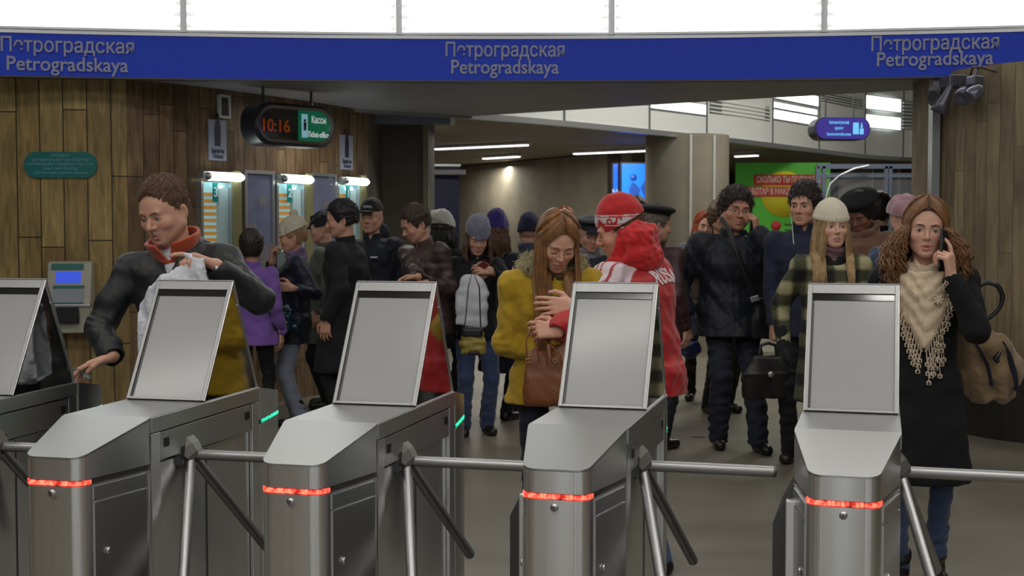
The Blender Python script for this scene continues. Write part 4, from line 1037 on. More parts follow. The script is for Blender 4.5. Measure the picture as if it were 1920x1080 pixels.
        for i in (0, 1):
            if hands[i] and res < .012:
                c = s.hands[i]['o'] + s.hands[i]['d'] * .08 * S; fine.append((c - .10 * S, c + .10 * S))
        F = Fld(lo, hi, .014, fine, hf)
        bd = s.bd
        # trunk
        F.loft(s.pel - (0, 0, .08 * S), s.neck, [(0, .145 * S * bd, .105 * S), (.2, .15 * S * bd, .105 * S), (.42, .125 * S * bd, .09 * S), (.7, .15 * S * bd, .11 * S), (.88, .155 * S, .09 * S), (.97, .09 * S, .065 * S), (1, .06 * S, .06 * S)], s.R @ np.array((0, -1, 0)), .02)
        for i in (0, 1):
            a = s.arms[i]; F.rc(s.neck - s.up * .06 * S, a[0], .05 * S, .052 * S, .03); F.rc(a[0], a[1], .048 * S, .038 * S, .02); F.rc(a[1], a[2], .038 * S, .026 * S, .012)
            l = s.legs[i]; F.rc(l[0], l[1], .062 * S, .036 * S, .03); F.rc(l[1], l[2], .036 * S, .028 * S, .015)
            F.rc(l[2] - (0, -.02 * S, .03 * S), l[2] + np.array((0, -.10 * S, -.045 * S)), .024 * S, .018 * S, .02)
            if hands[i]: s._hand(F, i)
        F.reset(); F.rc(s.neck - s.up * .05 * S, s.hc + s.HR @ np.array((0, .015, -.06)) * s.hsc, .060 * S * (.86 if female else 1) * fat, .054 * s.hsc * (.86 if female else 1), .02)
        # head
        F.frame(s.HR, s.hc, s.hsc); fw = .99 if female else 1.03
        F.ell((0, .014, .036), (.0745, .094, .086), .01); F.ell((0, -.022, -.015), (.064 * fat, .068, .085), .02); F.ell((0, -.05, .035), (.058, .038, .045), .02)
        jw = .047 * fw * fat
        for sx in (-1, 1):
            F.rc((sx * jw, .0, -.045), (sx * .018, -.064, -.090), .024 * fat, .016, .022); F.ell((sx * .037 * fw, -.062, -.024), (.024 * fat, .022, .024), .02)
        F.ell((0, -.068, -.094), (.02, .016, .014), .016); F.ell((0, -.049, -.064), (.044 * fw, .038, .036), .018)
        F.rc((-.034, -.081, .021), (.034, -.081, .021), .0105 if female else .0125, None, .012)
        for sx in (-1, 1): F.ell((sx * .0315, -.1, .001), (.019, .017, .0125), .012, op='sub')
        for sx in (-1, 1):      # lids around the eyeball
            F.ell((sx * .0315, -.0745, .0005), (.0155, .0143, .0135), .004)
            zc = -.0045 + .011 * (1 - lids)
            if lids < .95:
                F.ell((sx * .0315, -.0905, .0005 + (zc - .003) * .5 - .002), (.0115, .008, .0048 * (1 - lids) + .0006), .0015, op='sub')
        n = nose * (.82 if female else 1.0); ny = -.1045 if female else -.107
        F.rc((0, -.085, .012), (0, ny, -.026), .0065 * (.85 if female else 1), .0098 * n, .009); F.ell((0, ny, -.030), (.0098 * n, .0095 * n, .0085 * n), .006)
        for sx in (-1, 1): F.ell((sx * .0115 * n, -.094, -.032), (.0072 * n, .0095, .0072 * n), .005); F.ell((sx * .0065, ny + .004, -.0395), (.003, .005, .003), .002, op='sub')
        F.rc((0, -.092, -.038), (0, -.092, -.052), .003, .004, .008)
        lp = 1.05 if female else .8; oy = -.0895; mw = .026
        for sx in (-1, 1):
            F.rc((sx * mw, oy + .013, -.0635), (sx * .004, oy, -.0585), .0028, .0046 * lp, .005)
            F.rc((sx * mw * .92, oy + .0125, -.0645 - mouth * .4), (0, oy, -.0710 - mouth), .0028, .0054 * lp, .005)
            F.rc((sx * (mw + .001), oy + .009, -.0640 - mouth * .3), (0, oy - .004, -.0645 - mouth * .4), .0010, .0016 + mouth * .35, .0015, op='sub')
        F.ell((0, -.088, -.084 - mouth * .5), (.022, .006, .004), .006, op='sub')
        for sx in (-1, 1):
            Re = rotm(sx * -22, 0, sx * 8); F.ell((sx * .0755, .012, -.008), (.0075, .0185, .031), .006, Re); F.ell((sx * .082, .006, -.004), (.006, .009, .017), .004, Re, op='sub')
        F.reset(); hc, HR, hs = s.hc, s.HR, s.hsc; skin = np.array(skin); lipc = np.array(lip or (srgb(168, 92, 84) if female else srgb(170, 108, 92)))
        def col(p):
            q = ((p - hc) @ HR) / hs; c = np.tile(skin, (len(p), 1))
            e = lambda cx, cy, cz, rx, ry, rz: np.clip(1.6 - 1.6 * np.sqrt(((np.abs(q[:, 0]) - cx) / rx) ** 2 + ((q[:, 1] - cy) / ry) ** 2 + ((q[:, 2] - cz) / rz) ** 2), 0, 1)[:, None]
            bl = e(.042, -.07, -.028, .03, .04, .028) * .35; c = c * (1 - bl) + bl * skin * np.array((1.1, .78, .75))
            bl = e(0, -.1, -.028, .016, .03, .018) * .3; c = c * (1 - bl) + bl * skin * np.array((1.08, .78, .75))
            if stub or beard is not None:
                bl = e(0, -.055, -.078, .062, .07, .045) * (stub or .8); c = c * (1 - bl) + bl * np.array(beard if beard is not None else srgb(110, 84, 72))
            bl = e(0, -.085, -.0645 - mouth * .5, .034, .03, (.0125 if female else .010) + mouth * .6) * .8; c = c * (1 - bl) + bl * lipc
            if mouth > 0: bl = e(0, -.09, -.0635 - mouth * .4, .014, .02, .0022 + mouth * .4); c = c * (1 - bl) + bl * np.array((.08, .02, .02))
            return c
        s.body = F.mesh('body', skin_mat(), s.root, col); return s.body

    def hp(s, p): return s.hc + s.HR @ (np.array(p, float)) * s.hsc

    def face(s, brow=srgb(60, 42, 30), iris=(.10, .14, .16), gaze=(0, 0), lids=.35, bth=.0032, brow_drop=0.0, lashes=True):
        if lids < .95:
            mats = [mat('eye_white', (.42, .39, .38), .15), mat('iris_%.2f_%.2f' % iris[:2], iris, .1), mat('pupil', (.004, .004, .004), .05)]
            for sx in (-1, 1):
                vv, ff, mi = [], [], []
                c = s.hp((sx * .0315, -.0755, .0)); R = s.HR @ rotm(gaze[0], gaze[1], 0); nu, nv = 16, 12; r = .0128 * s.hsc
                for j in range(nv + 1):
                    a = PI * j / nv
                    for k in range(nu):
                        b = 2 * PI * k / nu; vv.append(c + R @ np.array((math.sin(a) * math.cos(b), -math.cos(a), math.sin(a) * math.sin(b))) * r)
                for j in range(nv):
                    for k in range(nu): ff.append([j * nu + k, (j + 1) * nu + k, (j + 1) * nu + (k + 1) % nu, j * nu + (k + 1) % nu]); mi.append(2 if j < 1 else 1 if j < 2 else 0)
                o = mesh_obj('eye', vv, ff, mats, s.body, True)
                o.data.polygons.foreach_set('material_index', mi)
        bv = BVHTree.FromObject(s.body, bpy.context.evaluated_depsgraph_get())
        def on(x, z):
            o_ = V(s.hp((x, -.16, z))); d_ = V(s.HR @ np.array((0, 1., 0))); h = bv.ray_cast(o_, d_); return (h[0] - d_ * .0008) if h[0] else V(s.hp((x, -.09, z)))
        for sx in (-1, 1):
            pts = [on(sx * x, z - brow_drop * (.055 - x) * .1) for x, z in ((.012, .0185), (.02, .0215), (.03, .0245), (.039, .0235), (.048, .0185))]
            MB().tube(pts, [bth * .7, bth, bth, bth * .8, bth * .25], 6).build('eyebrow', mat('brow_%d_%d' % (brow[0] * 1000, brow[1] * 1000), brow, .8), s.body)
            if lashes:
                zc = .0015 + .006 * (1 - lids) - .004 * (lids > .8) * 1.5
                pts = [on(sx * x, z) for x, z in ((.0195, zc - .005), (.025, zc - .0005), (.0315, zc + .0008), (.038, zc - .0008), (.0445, zc - .0045))]
                MB().tube(pts, .0011, 5).build('eyelashes', mat('lash', (.02, .012, .01), .7), s.body)

    # ---------------------------------------------------------------- clothes
    def jacket(s, m, hem=.80, bulk=1.0, sleeve=1.0, flare=1.0, collar='stand', fold=.005, seed=1, quilt=0, name='jacket', col=None, open_=0, res=None, cuff=.0, waist=1.0, post=None, sh_drop=0.0, collar_h=.06, collar_r=.072):
        S = s.S; b = bulk; res = res or max(s.res, .0065); A3 = [a for l in s.arms for a in l]; pts = np.array(A3 + [s.pel, s.neck]); hemz = hem * S
        lo = pts.min(0) - .19; hi = pts.max(0) + .19; lo[2] = min(hemz - .02, pts[:, 2].min() - .1); F = Fld(lo, hi, res)
        fr = s.R @ np.array((0, -1., 0))
        pr = [(0, .165, .118), (.18, .168 * waist, .12), (.42, .158 * waist, .115), (.68, .182, .132), (.86, .172, .115), (.95, .115, .085), (1, .078, .074)]
        F.loft(s.pel - np.array((0, 0, .02)) * S, s.neck, [(t, x * b * S, y * b * S) for t, x, y in pr], fr, .02)
        if hemz < s.pel[2]:
            L = s.pel[2] - hemz; fx = 1 + (flare - 1); kn = (s.legs[0][1] + s.legs[1][1]) / 2; q = min(1, L / .45); A = np.array((kn[0] * q * .6, kn[1] * q * .6, hemz - .03))
            F.loft(A, s.pel + np.array((0, 0, .03)) * S, [(0, .178 * b * S * fx, .135 * b * S * fx), (.5, .175 * b * S * (1 + (fx - 1) * .6), .13 * b * S * (1 + (fx - 1) * .6)), (1, .165 * b * S, .118 * b * S)], (0, -1, 0), .04)
        for i in (0, 1):
            a, e, w_ = s.arms[i]; w2 = e + (w_ - e) * (1 - .05 - cuff); sb = sleeve * S * (.6 + .4 * b)
            F.rc(s.neck - s.up * .055 * S, a, .052 * sb, .066 * sb, .05); F.rc(a, e, .066 * sb, .055 * sb, .03); F.rc(e, w2, .056 * sb, .044 * sb, .02)
            u = nrm(w_ - e)
        if fold: F.disp(folds(fold, 26, seed, .8))
        if fold: F.disp(folds(fold * .35, 70, seed + 3, .6))
        if quilt:
            ax = s.up
            F.disp(lambda x, y, z: .007 * (np.abs(np.sin((z) * quilt)) ** .5) * -1 + .004)
        if fold: # sleeve creases around elbow
            for i in (0, 1):
                a, e, w_ = s.arms[i]; u = nrm(w_ - a)
                F.disp(lambda x, y, z, e=e, u=u: .0035 * np.sin(((x - e[0]) * u[0] + (y - e[1]) * u[1] + (z - e[2]) * u[2]) * 150 + 3 * np.sin(x * 40 + z * 30)) * np.exp(-((x - e[0]) ** 2 + (y - e[1]) ** 2 + (z - e[2]) ** 2) / .008))
        F.cut((0, 0, hemz), (0, 0, -1))
        for i in (0, 1):
            a, e, w_ = s.arms[i]; w2 = e + (w_ - e) * (1 - .0 - cuff); u = nrm(w_ - e); F.rc(w2 + u * .002, w2 + u * .12, .034 * S, .06 * S, 0, 'sub'); F.rc(w2 - u * .05, w2, .034 * S, .034 * S, 0, 'sub')
        hd = nrm(s.hc - s.neck)
        F.rc(s.neck - s.up * .01 * S, s.neck + hd * .2 * S, .060 * S, .068 * S, .01, 'sub')
        if open_:   # V opening at the throat
            F.loft(s.neck - s.up * open_ * S + fr * .10 * S, s.neck + s.up * .06 * S + fr * .09 * S, [(0, .004, .05), (1, .055 * S, .09)], fr, .01, op='sub')
        if post: post(F)
        o = F.mesh(name, m, s.root, col); s.top = o
        if collar == 'stand': s.collar(m, collar_h, collar_r)
        return o

    def collar(s, m, h=.06, r=.072, name='collar', th=.012, open_=.5, tilt=.0, flare=1.08, col=None, z0=-.02, fold=.002, bulk=1.0):
        S = s.S; hd = nrm(s.hc - s.neck); A = s.neck + hd * z0 * S; B = A + hd * (h + .02) * S; lo = np.minimum(A, B) - (r + .05) * S; hi = np.maximum(A, B) + (r + .05) * S
        F = Fld(lo, hi, min(s.res, .006)); fr = s.R @ np.array((0, -1., 0))
        F.loft(A, B, [(0, r * S, r * 1.02 * S), (1, r * S * flare, r * S * flare)], fr, 0, ck=.004)
        F.disp(folds(fold, 40, 5)); F.loft(A - hd * .05, B + hd * .05, [(0, (r - th) * S, (r - th) * S), (1, (r * flare - th) * S, (r * flare - th) * S)], fr, .0, op='sub')
        if open_: F.loft(A - hd * .0, B + hd * .06, [(0, .004, .3), (1, r * open_ * S, .3)], fr, .0, op='sub') if False else F.rc(A + fr * r * S * 1.1 + hd * .0, B + fr * r * S * 1.15 + hd * .03, .004, r * open_ * S, .006, 'sub')
        return F.mesh(name, m, s.root, col)

    def trousers(s, m, slim=1.0, top=.98, fold=.004, seed=2, name='trousers', short=0.0, res=None, col=None):
        S = s.S; res = res or max(s.res, .0075); pts = np.array([l[k] for l in s.legs for k in (0, 1, 2)] + [s.pel]); lo = pts.min(0) - .15; hi = pts.max(0) + .12; lo[2] = max(lo[2], -.01); hi[2] = top * S + .02; F = Fld(lo, hi, res)
        F.loft(s.pel - np.array((0, 0, .10)) * S, s.pel + np.array((0, 0, .06)) * S, [(0, .155 * S, .112 * S), (1, .15 * S, .11 * S)], (0, -1, 0), .03)
        for i in (0, 1):
            h, k, a, fz = s.legs[i]; F.rc(h, k, .090 * S * (.7 + .3 * slim), .064 * S * slim, .03); F.rc(k, a + (np.array((0, 0, -.02)) if not short else (k - a) * short), .064 * S * slim, .056 * S * slim, .015)
        F.disp(folds(fold, 30, seed, 1.2)); F.disp(lambda x, y, z: fold * .7 * np.sin(z * 95 + 4 * np.sin(x * 22 + y * 17)) * np.exp(-((z - .2 * S) / .16) ** 2)); F.cut((0, 0, .035 * S), (0, 0, -1))
        return F.mesh(name, m, s.root, col)

    def shoes(s, m, boot=0.0, name=None, sole=True):
        S = s.S; name = name or ('boot' if boot else 'shoe')
        for i in (0, 1):
            h, k, a, fz = s.legs[i]; toe = a + np.array(((2 * i - 1) * .02, -.15, 0)) * S; toe[2] = fz * .5; sl = fz * .8; bz = fz
            lo = np.minimum(a, toe) - .09; hi = np.maximum(a, toe) + .09; lo[2] = -.012; hi[2] = a[2] + boot * S + .06; F = Fld(lo, hi, max(s.res, .0065))
            b = np.array((a[0], a[1] + .025 * S, bz + .035 * S)); t = np.array((toe[0], toe[1], max(toe[2], 0) + .032 * S))
            F.rc(b, t, .036 * S, .032 * S, .02); F.rc(b + (0, -.03 * S, .02 * S), (b + t) / 2 + np.array((0, 0, .006)), .036 * S, .034 * S, .02); F.rc(b, t + (0, .02, 0), .040 * S, .040 * S, .02); F.rc(b, a + np.array((0, 0, .01)), .036 * S, .04 * S, .02)
            if boot: F.rc(a, a + nrm(k - a) * boot * S, .045 * S, .056 * S, .02); F.disp(folds(.003, 40, 9))
            F.cut((b[0], b[1], bz), (0, -(bz - max(toe[2], 0)) / (.2 * S), -1)); F.mesh(name, m, s.root)

    # ---------------------------------------------------------------- hair and hats
    def hair_cap(s, m, grow=.010, low=-.045, face=(.074, .075, .098), fpos=(0, -.082, -.02), name='hair', amp=.004, freq=90, top=0.0, seed=3, sweep=(.3, 1, .3), post=None, ears=True, res=None, tuft=2200, tl=.022, tdir=(.2, -.6, .1)):
        F = Fld(s.hc - .19 * s.hsc, s.hc + .19 * s.hsc, res or min(s.res * .62, .0055)); F.frame(s.HR, s.hc, s.hsc); g = grow
        F.ell((0, .016, .038 + top * .4), (.0745 + g, .094 + g, .086 + g + top), .01); F.ell((0, .04, -.015), (.062 + g, .062 + g * .8, .07), .02)
        if post: post(F, 0)
        rg = np.random.RandomState(seed); HR, hc = s.HR, s.hc; sw = np.array(sweep)
        def strand(x, y, z):
            q0 = (x - hc[0]), (y - hc[1]), (z - hc[2]); X_ = HR[0, 0] * q0[0] + HR[1, 0] * q0[1] + HR[2, 0] * q0[2]; Y_ = HR[0, 1] * q0[0] + HR[1, 1] * q0[1] + HR[2, 1] * q0[2]; Z_ = HR[0, 2] * q0[0] + HR[1, 2] * q0[1] + HR[2, 2] * q0[2]
            a = np.arctan2(X_, Z_ + .02) * 9; return amp * (np.sin(a * 2.2 + 12 * Y_ + np.sin(Y_ * 50 + X_ * 30) * 1.3) * .5 + np.sin(a * 5 + 20 * Y_ + 2 * np.sin(Y_ * 40)) * .3 + .4 * np.sin(X_ * 60 + 2 * np.sin(Y_ * 45)) * np.sin(Y_ * 50 + Z_ * 40))
        F.disp(strand, .02); F.ell(fpos, face, .006, op='sub'); F.cut((0, 0, low), (0, .25, -1))
        if ears:
            for sx in (-1, 1): F.ell((sx * .082, -.0, -.030), (.02, .036, .040), .004, op='sub')
        if post: post(F, 1)
        F.reset(); o = F.mesh(name, m, s.root)
        if tuft: s.tufts(o, tuft, tl, tdir, seed, m)
        return o

    def tufts(s, o, n, L, dr, seed, m, name='hair_tufts', r=.0011):
        rg = np.random.RandomState(seed + 50); M = MB(); vs = o.data.vertices; d0 = s.HR @ np.array(dr, float); hc = V(s.hc)
        for k in range(n):
            q = vs[rg.randint(len(vs))]; nn = q.normal; lc = s.HR.T @ (np.array(q.co) - s.hc)
            if (lc[1] < -.02 and lc[2] < .06) or (lc[1] < .03 and lc[2] < .015): continue
            d = V(d0 + rg.normal(size=3) * .13 + s.HR @ np.array((lc[0] * 3, 0, -max(0, lc[1]) * 6 - abs(lc[0]) * 7))); d = (d - nn * d.dot(nn)); d = d.normalized() if d.length > 1e-5 else nn
            l = L * (.6 + .8 * rg.rand()) * s.hsc; M.tube([q.co - nn * .002, q.co + d * l * .4 + nn * .0018, q.co + d * l * .8 + nn * .0018, q.co + d * l * 1.15 + nn * .0], [r, r * 1.2, r * .9, r * .2], 4, False)
        return M.build(name, m, o)

    def strands(s, m, length=.35, n=230, r=.006, wave=(.004, 18), flare=.02, az=(62, 178), seed=5, name='hair', parent=None, part=0.0, fwd=0.0, curl=0.0, top=.0, base=True, thfr=(30, 70), spreadz=1.0, hat=False, lenvar=.2, gcol=None):
        """long hair: strands over the skull, then hanging in body space"""
        rg = np.random.RandomState(seed); rx, ry, rz = .080 + top * .5, .100 + top * .5, .092 + top; c0 = np.array((0, .014, .036)); M = MB(); S = s.hsc
        for j in range(n):
            sx = 1 if j % 2 else -1; u = rg.rand(); a1 = math.radians(az[0] + (az[1] - az[0]) * u) * sx
            a0 = a1 * (.35 + .5 * u) if not hat else a1; th0 = math.radians(thfr[0] * rg.rand() + (8 if not hat else 70)); th1 = math.radians(100); gr = .0 + .010 * rg.rand()
            front = u < .35
            if front and not hat: th0 = math.radians(6 + 52 * rg.rand()); a0 = math.radians(2 + 6 * rg.rand()) * sx
            elif not hat: th0 = math.radians(2 + 14 * rg.rand())
            pts = []; k1 = 8
            for k in range(k1 + 1):
                t = k / k1; a = a0 + (a1 - a0) * (t ** .8); th = th0 + (th1 - th0) * t; p = c0 + np.array(((rx + gr) * math.sin(th) * math.sin(a) + part * (1 - t), -(ry + gr) * math.sin(th) * math.cos(a), (rz + gr) * math.cos(th))); pts.append(s.hp(p))
            p = pts[-1].copy(); out = p - s.hc; out[2] = 0; out = nrm(out); L = length * (1 - lenvar * rg.rand()) * S; nst = 34 if curl else 16; ph = rg.rand() * 6.28; ph2 = rg.rand() * 6.28; wa, wf = wave; wa = wa * (.6 + .8 * rg.rand()); side = np.array((-out[1], out[0], 0)); fl = flare * (.3 + rg.rand())
            for k in range(1, nst + 1):
                t = k / nst; q = p + np.array((0, 0, -L * t * spreadz)) + out * (fl * math.sin(min(1, t * 1.3) * PI / 2) + curl * math.sin(t * wf + ph) * t) + side * (wa * math.sin(t * wf + ph2) * (.3 + t)) + out * wa * math.cos(t * wf + ph2) * (.3 + t) * (.5 + curl * 10) + np.array((0, -fwd * t, 0))
                # keep off the chest / back
                rel = q - s.neck
                if rel[2] < .02:
                    dd = math.hypot(rel[0] * .62, rel[1]); need = .085 * S + min(.05, -rel[2] * .35 + .007) + .006 * rg.rand()
                    if dd < need:
                        if rel[1] < 0.02: q[1] = s.neck[1] - math.sqrt(max(need ** 2 - (rel[0] * .62) ** 2, 1e-4))
                        else: q[1] = s.neck[1] + math.sqrt(max(need ** 2 - (rel[0] * .62) ** 2, 1e-4))
                pts.append(q)
            N_ = len(pts); rr = [r * S * (.55 + .45 * min(1, i / 5)) * (1 - .8 * max(0, (i / N_ - .75) / .25)) * (.7 + .6 * ((j * 7) % 5) / 5) for i in range(N_)]
            M.tube(pts, rr, 4, False, flat=.8)
        return M.build(name, m, parent or s.root)

    def beanie(s, m, grow=.014, top=.02, low=.012, tilt=.28, cuff=.035, rib=0, name='beanie', col=None, pom=0, pompos=(0, .01, .165), slouch=0, post=None, fold=.003, back=0):
        F = Fld(s.hc - .22 * s.hsc, s.hc + .26 * s.hsc, min(s.res * .7, .006)); F.frame(s.HR, s.hc, s.hsc); g = grow
        F.ell((0, .014, .036 + top * .5), (.0745 + g, .094 + g, .086 + g + top * .6), .01)
        if slouch: F.ell((0, .06 + slouch * .3, .07 + top), (.066 + g * .7, .075, .06 + slouch * .3), .04)
        if cuff: F.loft((0, .014 + .01, low - .02), (0, .012, low + cuff), [(0, .0745 + g + .004, .094 + g + .004), (1, .0735 + g + .003, .092 + g + .004)], (0, -1, 0), .004, ck=.006)
        HR, hc = s.HR, s.hc
        def ribf(x, y, z):
            q0 = x - hc[0], y - hc[1], z - hc[2]; X_ = HR[0, 0] * q0[0] + HR[1, 0] * q0[1] + HR[2, 0] * q0[2]; Y_ = HR[0, 1] * q0[0] + HR[1, 1] * q0[1] + HR[2, 1] * q0[2]; return .0022 * np.cos(np.arctan2(X_, Y_) * rib)
        if rib: F.disp(ribf, .02)
        if fold: F.disp(folds(fold, 45, 11), .02)
        F.cut((0, -.08, low + .01), (0, tilt, -1)); F.ell((0, -.01, low - .04), (.07, .088, .07), 0, op='sub')
        if pom: F.ell(pompos, (pom, pom, pom * .9), .004); F.disp(folds(.003, 160, 4), .015)
        if post: post(F)
        F.reset(); HRt = HR; hs = s.hsc
        return F.mesh(name, m, s.root, (lambda p: col(((p - hc) @ HRt) / hs)) if col else None)

    def bag_strap(s, pts, r, m, name='strap', parent=None, flat=.35): return MB().tube(pts, r, 8, flat=flat).build(name, m, parent)


def decal(name, vt, ft, target, origin, xdir, ydir, ndir, m, parent, off=.0015):
    """text verts laid on a surface: point = origin + x*xdir + y*ydir, projected along -ndir on target (all in target's space)"""
    bv = BVHTree.FromObject(target, bpy.context.evaluated_depsgraph_get()); out = []
    xd, yd, nd = V(nrm(xdir)), V(nrm(ydir)), V(nrm(ndir))
    for q in vt:
        p = V(origin) + xd * q.x + yd * q.y + nd * .3; h = bv.ray_cast(p, -nd, .6)
        b = h[0] if h[0] else V(origin) + xd * q.x + yd * q.y
        out.append(b + nd * (off + (q.z > 0) * .002))
    return mesh_obj(name, out, ft, m, parent)


def subdiv_text(s, size, bold=.01, maxl=.012, ext=.001, wid=1.0):
    v, f = text_verts(s, size, ext, bold, wid=wid); bm = bmesh.new(); vs = [bm.verts.new(x) for x in v]
    for q in f:
        try: bm.faces.new([vs[i] for i in q])
        except ValueError: pass
    bmesh.ops.triangulate(bm, faces=list(bm.faces))
    for _ in range(3):
        e = [x for x in bm.edges if x.calc_length() > maxl]
        if not e: break
        bmesh.ops.subdivide_edges(bm, edges=e, cuts=1)
        bmesh.ops.triangulate(bm, faces=[x for x in bm.faces if len(x.verts) > 3])
    bm.verts.index_update(); bm.verts.ensure_lookup_table(); r = [x.co.copy() for x in bm.verts], [[q.index for q in x.verts] for x in bm.faces]; bm.free(); return r
# ------------------------------------------------------------------ things people carry
def blob(name, m, parent, lo, hi, res, fn, label=None, cat=None, loc=None, col=None, group=None):
    F = Fld(lo, hi, res); fn(F); o = F.mesh(name, m, parent, col)
    if loc is not None: o.location = loc
    return tag(o, label, cat, group)


def phone(p, i, label, d=(0, 0, 1), f=.085, n=.022):
    c = p.wrd(p.handpt(i, f, n)); h = p.hands[i]; dd = p.wrd(h['o'] + h['d']) - p.wrd(h['o']); nn = p.wrd(h['o'] + h['n']) - p.wrd(h['o'])
    zc = V(d).normalized(); yc = (nn - zc * nn.dot(zc)).normalized(); xc = yc.cross(zc)
    r = empty('mobile_phone', c, 0, label, 'phone'); r.rotation_euler = Matrix((xc, yc, zc)).transposed().to_euler()
    MB().box(-.028, -.006, -.062, .028, .006, .062, .004).build('phone_body', M_BLACK, r); MB().box(-.024, .006, -.05, .024, .0068, .05).build('phone_screen', mat('phone_glass', (.02, .02, .03), .08), r)
    return r


M_NAVY = cloth('navy_cloth', srgb(24, 28, 46)); M_BLK = cloth('black_cloth', srgb(16, 17, 21)); M_BLK2 = cloth('black_shell', srgb(21, 24, 27), .55, .02, bscale=90)
M_JEAN = cloth('blue_jeans', srgb(52, 68, 104)); M_JEANL = cloth('light_jeans', srgb(140, 148, 168)); M_JEAND = cloth('dark_jeans', srgb(34, 38, 54))
M_SHOE = mat('black_leather', (.014, .013, .013), .32); M_HAIRD = mat('dark_hair', srgb(40, 30, 26), .5, noise=.3, nscale=40); M_HAIRB = mat('brown_hair', srgb(92, 66, 48), .5, noise=.3, nscale=40)
M_HAIRL = mat('light_brown_hair', srgb(150, 116, 80), .42, noise=.3, nscale=30); M_HAIRR = mat('red_hair', srgb(150, 70, 40), .5, noise=.3, nscale=40); M_HAIRF = mat('fair_hair', srgb(168, 138, 96), .42, noise=.3, nscale=30)
M_HAIRC = mat('auburn_hair', srgb(134, 94, 60), .42, noise=.35, nscale=30); M_BAGW = mat('white_plastic_bag', srgb(206, 208, 216), .35, noise=.05, nscale=14, bump=.4, bscale=30)

# ================= man with the orange collar
p = Person('man in a dark jacket with an orange collar, holding a card', -1.36, 5.42, -8, 1.785, lean=(6, -5), head=(-16, 19, -4), build=1.1, shw=.195, res=.0055, hscale=1.10)
p.arm(0, P(212, 668, 5.12), hint=(-1, .7, -.3), dir=(-.86, -.25, -.34), palm=(.1, -.25, -1), curl=(.25, .55, .4), idx=(.15, .3, .2), thumb=.6, world=True)
p.arm(1, P(405, 497, 5.02), hint=(1, .1, -1), dir=(-.80, -.20, .34), palm=(-.35, -.25, -1), curl=(.95, .9, .5), idx=(.1, .35, .3), thumb=.75, world=True)
p.bodymesh(skin=srgb(206, 156, 134), lids=.62, stub=.22, fat=1.1, beard=srgb(160, 120, 102), mouth=.001, nose=1.1)
p.face(brow=srgb(110, 78, 58), lids=.62, gaze=(-8, 20), iris=(.12, .16, .2), bth=.0034, brow_drop=.1)
p.hair_cap(mat('short_brown_hair', srgb(96, 68, 50), .6, noise=.35, nscale=70), grow=.005, low=-.035, face=(.080, .090, .112), fpos=(0, -.088, -.020), amp=.002, top=.010, tuft=4200, tl=.014)
j = p.jacket(M_BLK2, hem=.82, bulk=1.18, collar=None, fold=.006, seed=4, open_=.10, res=.0065)
M_ORC = cloth('orange_lining', srgb(176, 70, 34), .7)
cl = p.collar(M_ORC, .075, .092, 'orange_collar', flare=1.28, open_=.60, th=.010)
def shirt(F):
    pass
S_ = p.S; F = Fld(p.neck - .16, p.neck + .14, .006); F.rc(p.neck - p.up * .10 * S_ + p.R @ np.array((0, -.065, 0)), p.neck + p.R @ np.array((0, -.02, -.01)), .05, .062, .02); F.rc(p.neck - p.up * .2, p.neck - p.up * .02, .1, .07, .02)
hd = nrm(p.hc - p.neck); F.rc(p.neck + hd * .035, p.neck + hd * .2, .058, .07, .004, 'sub'); F.mesh('white_shirt', cloth('shirt_white', srgb(200, 204, 214)), p.root)
fr = p.R @ np.array((0, -1., 0)); zp = []
bv = BVHTree.FromObject(j, bpy.context.evaluated_depsgraph_get())
for k in range(16):
    q = p.neck - p.up * (.03 + k * .03) + fr * .5 + p.R @ np.array((.018 + .006 * k * (k < 5) * .5, 0, 0)); h = bv.ray_cast(V(q), V(-fr)); zp.append((h[0] + V(fr) * .003) if h[0] else V(q) - V(fr) * .33)
MB().tube(zp, .006, 6, flat=.5).build('zip_edge', mat('zip_beige', srgb(186, 176, 160), .6), j)
# hood lying behind the neck and the sleeve patch
F = Fld(p.neck - .25, p.neck + .2, .008); bk = -fr; F.ell(p.neck + bk * .085 - p.up * .0, (.115, .055, .075), .02, p.R); F.rc(p.neck + p.R @ np.array((.1, .04, .0)), p.neck + p.R @ np.array((-.06, .1, .01)), .04, .04, .03); F.rc(p.neck + p.R @ np.array((.085, .0, .03)), p.neck + p.R @ np.array((.04, .09, .05)), .03, .03, .02); F.disp(folds(.005, 35, 8)); F.mesh('hood', M_BLK2, p.root)
a, e, w_ = p.arms[1]; mid = a * .72 + e * .28; F0 = p.loc(P(0, 0, 0))
n_ = nrm(p.vec((.35, -1, .2))); xd = nrm(np.cross((0, 0, 1), n_)); xd = -xd if xd @ p.vec((1, 0, 0)) < 0 else xd; yd = np.cross(n_, xd); yd = yd if yd[2] > 0 else -yd
qv, qf = [], []
for iy in range(7):
    for ix in range(7): qv.append(V((-.028 + ix * .056 / 6, -.018 + iy * .036 / 6, .001)))
for iy in range(6):
    for ix in range(6): k = iy * 7 + ix; qf.append([k, k + 1, k + 8, k + 7])
pt = decal('sleeve_patch', qv, qf, j, mid, nrm(xd - yd * .35), nrm(yd + xd * .35), n_, mat('patch_olive', srgb(92, 94, 78), .8), j, .002)
MB().disc(tuple(p.arms[1][2] * .93 + p.arms[1][1] * .07 + p.vec((0, -.048, 0))), .009, h=.006).build('cuff_snap', M_ALU, j)
p.trousers(M_JEAND, 1.15); p.shoes(M_SHOE)
man1 = p
# card in the hand
c = p.wrd(p.handpt(0, .135, .018, .02)); o = MB().box(-.043, -.0008, -.027, .043, .0008, .027, .0004).build('travel_card', mat('card_green', srgb(60, 110, 96), .3), None, loc=c, rot=(1.2, .5, .3)); tag(o, 'small greenish travel card in the fingers of the orange collared man', 'card')
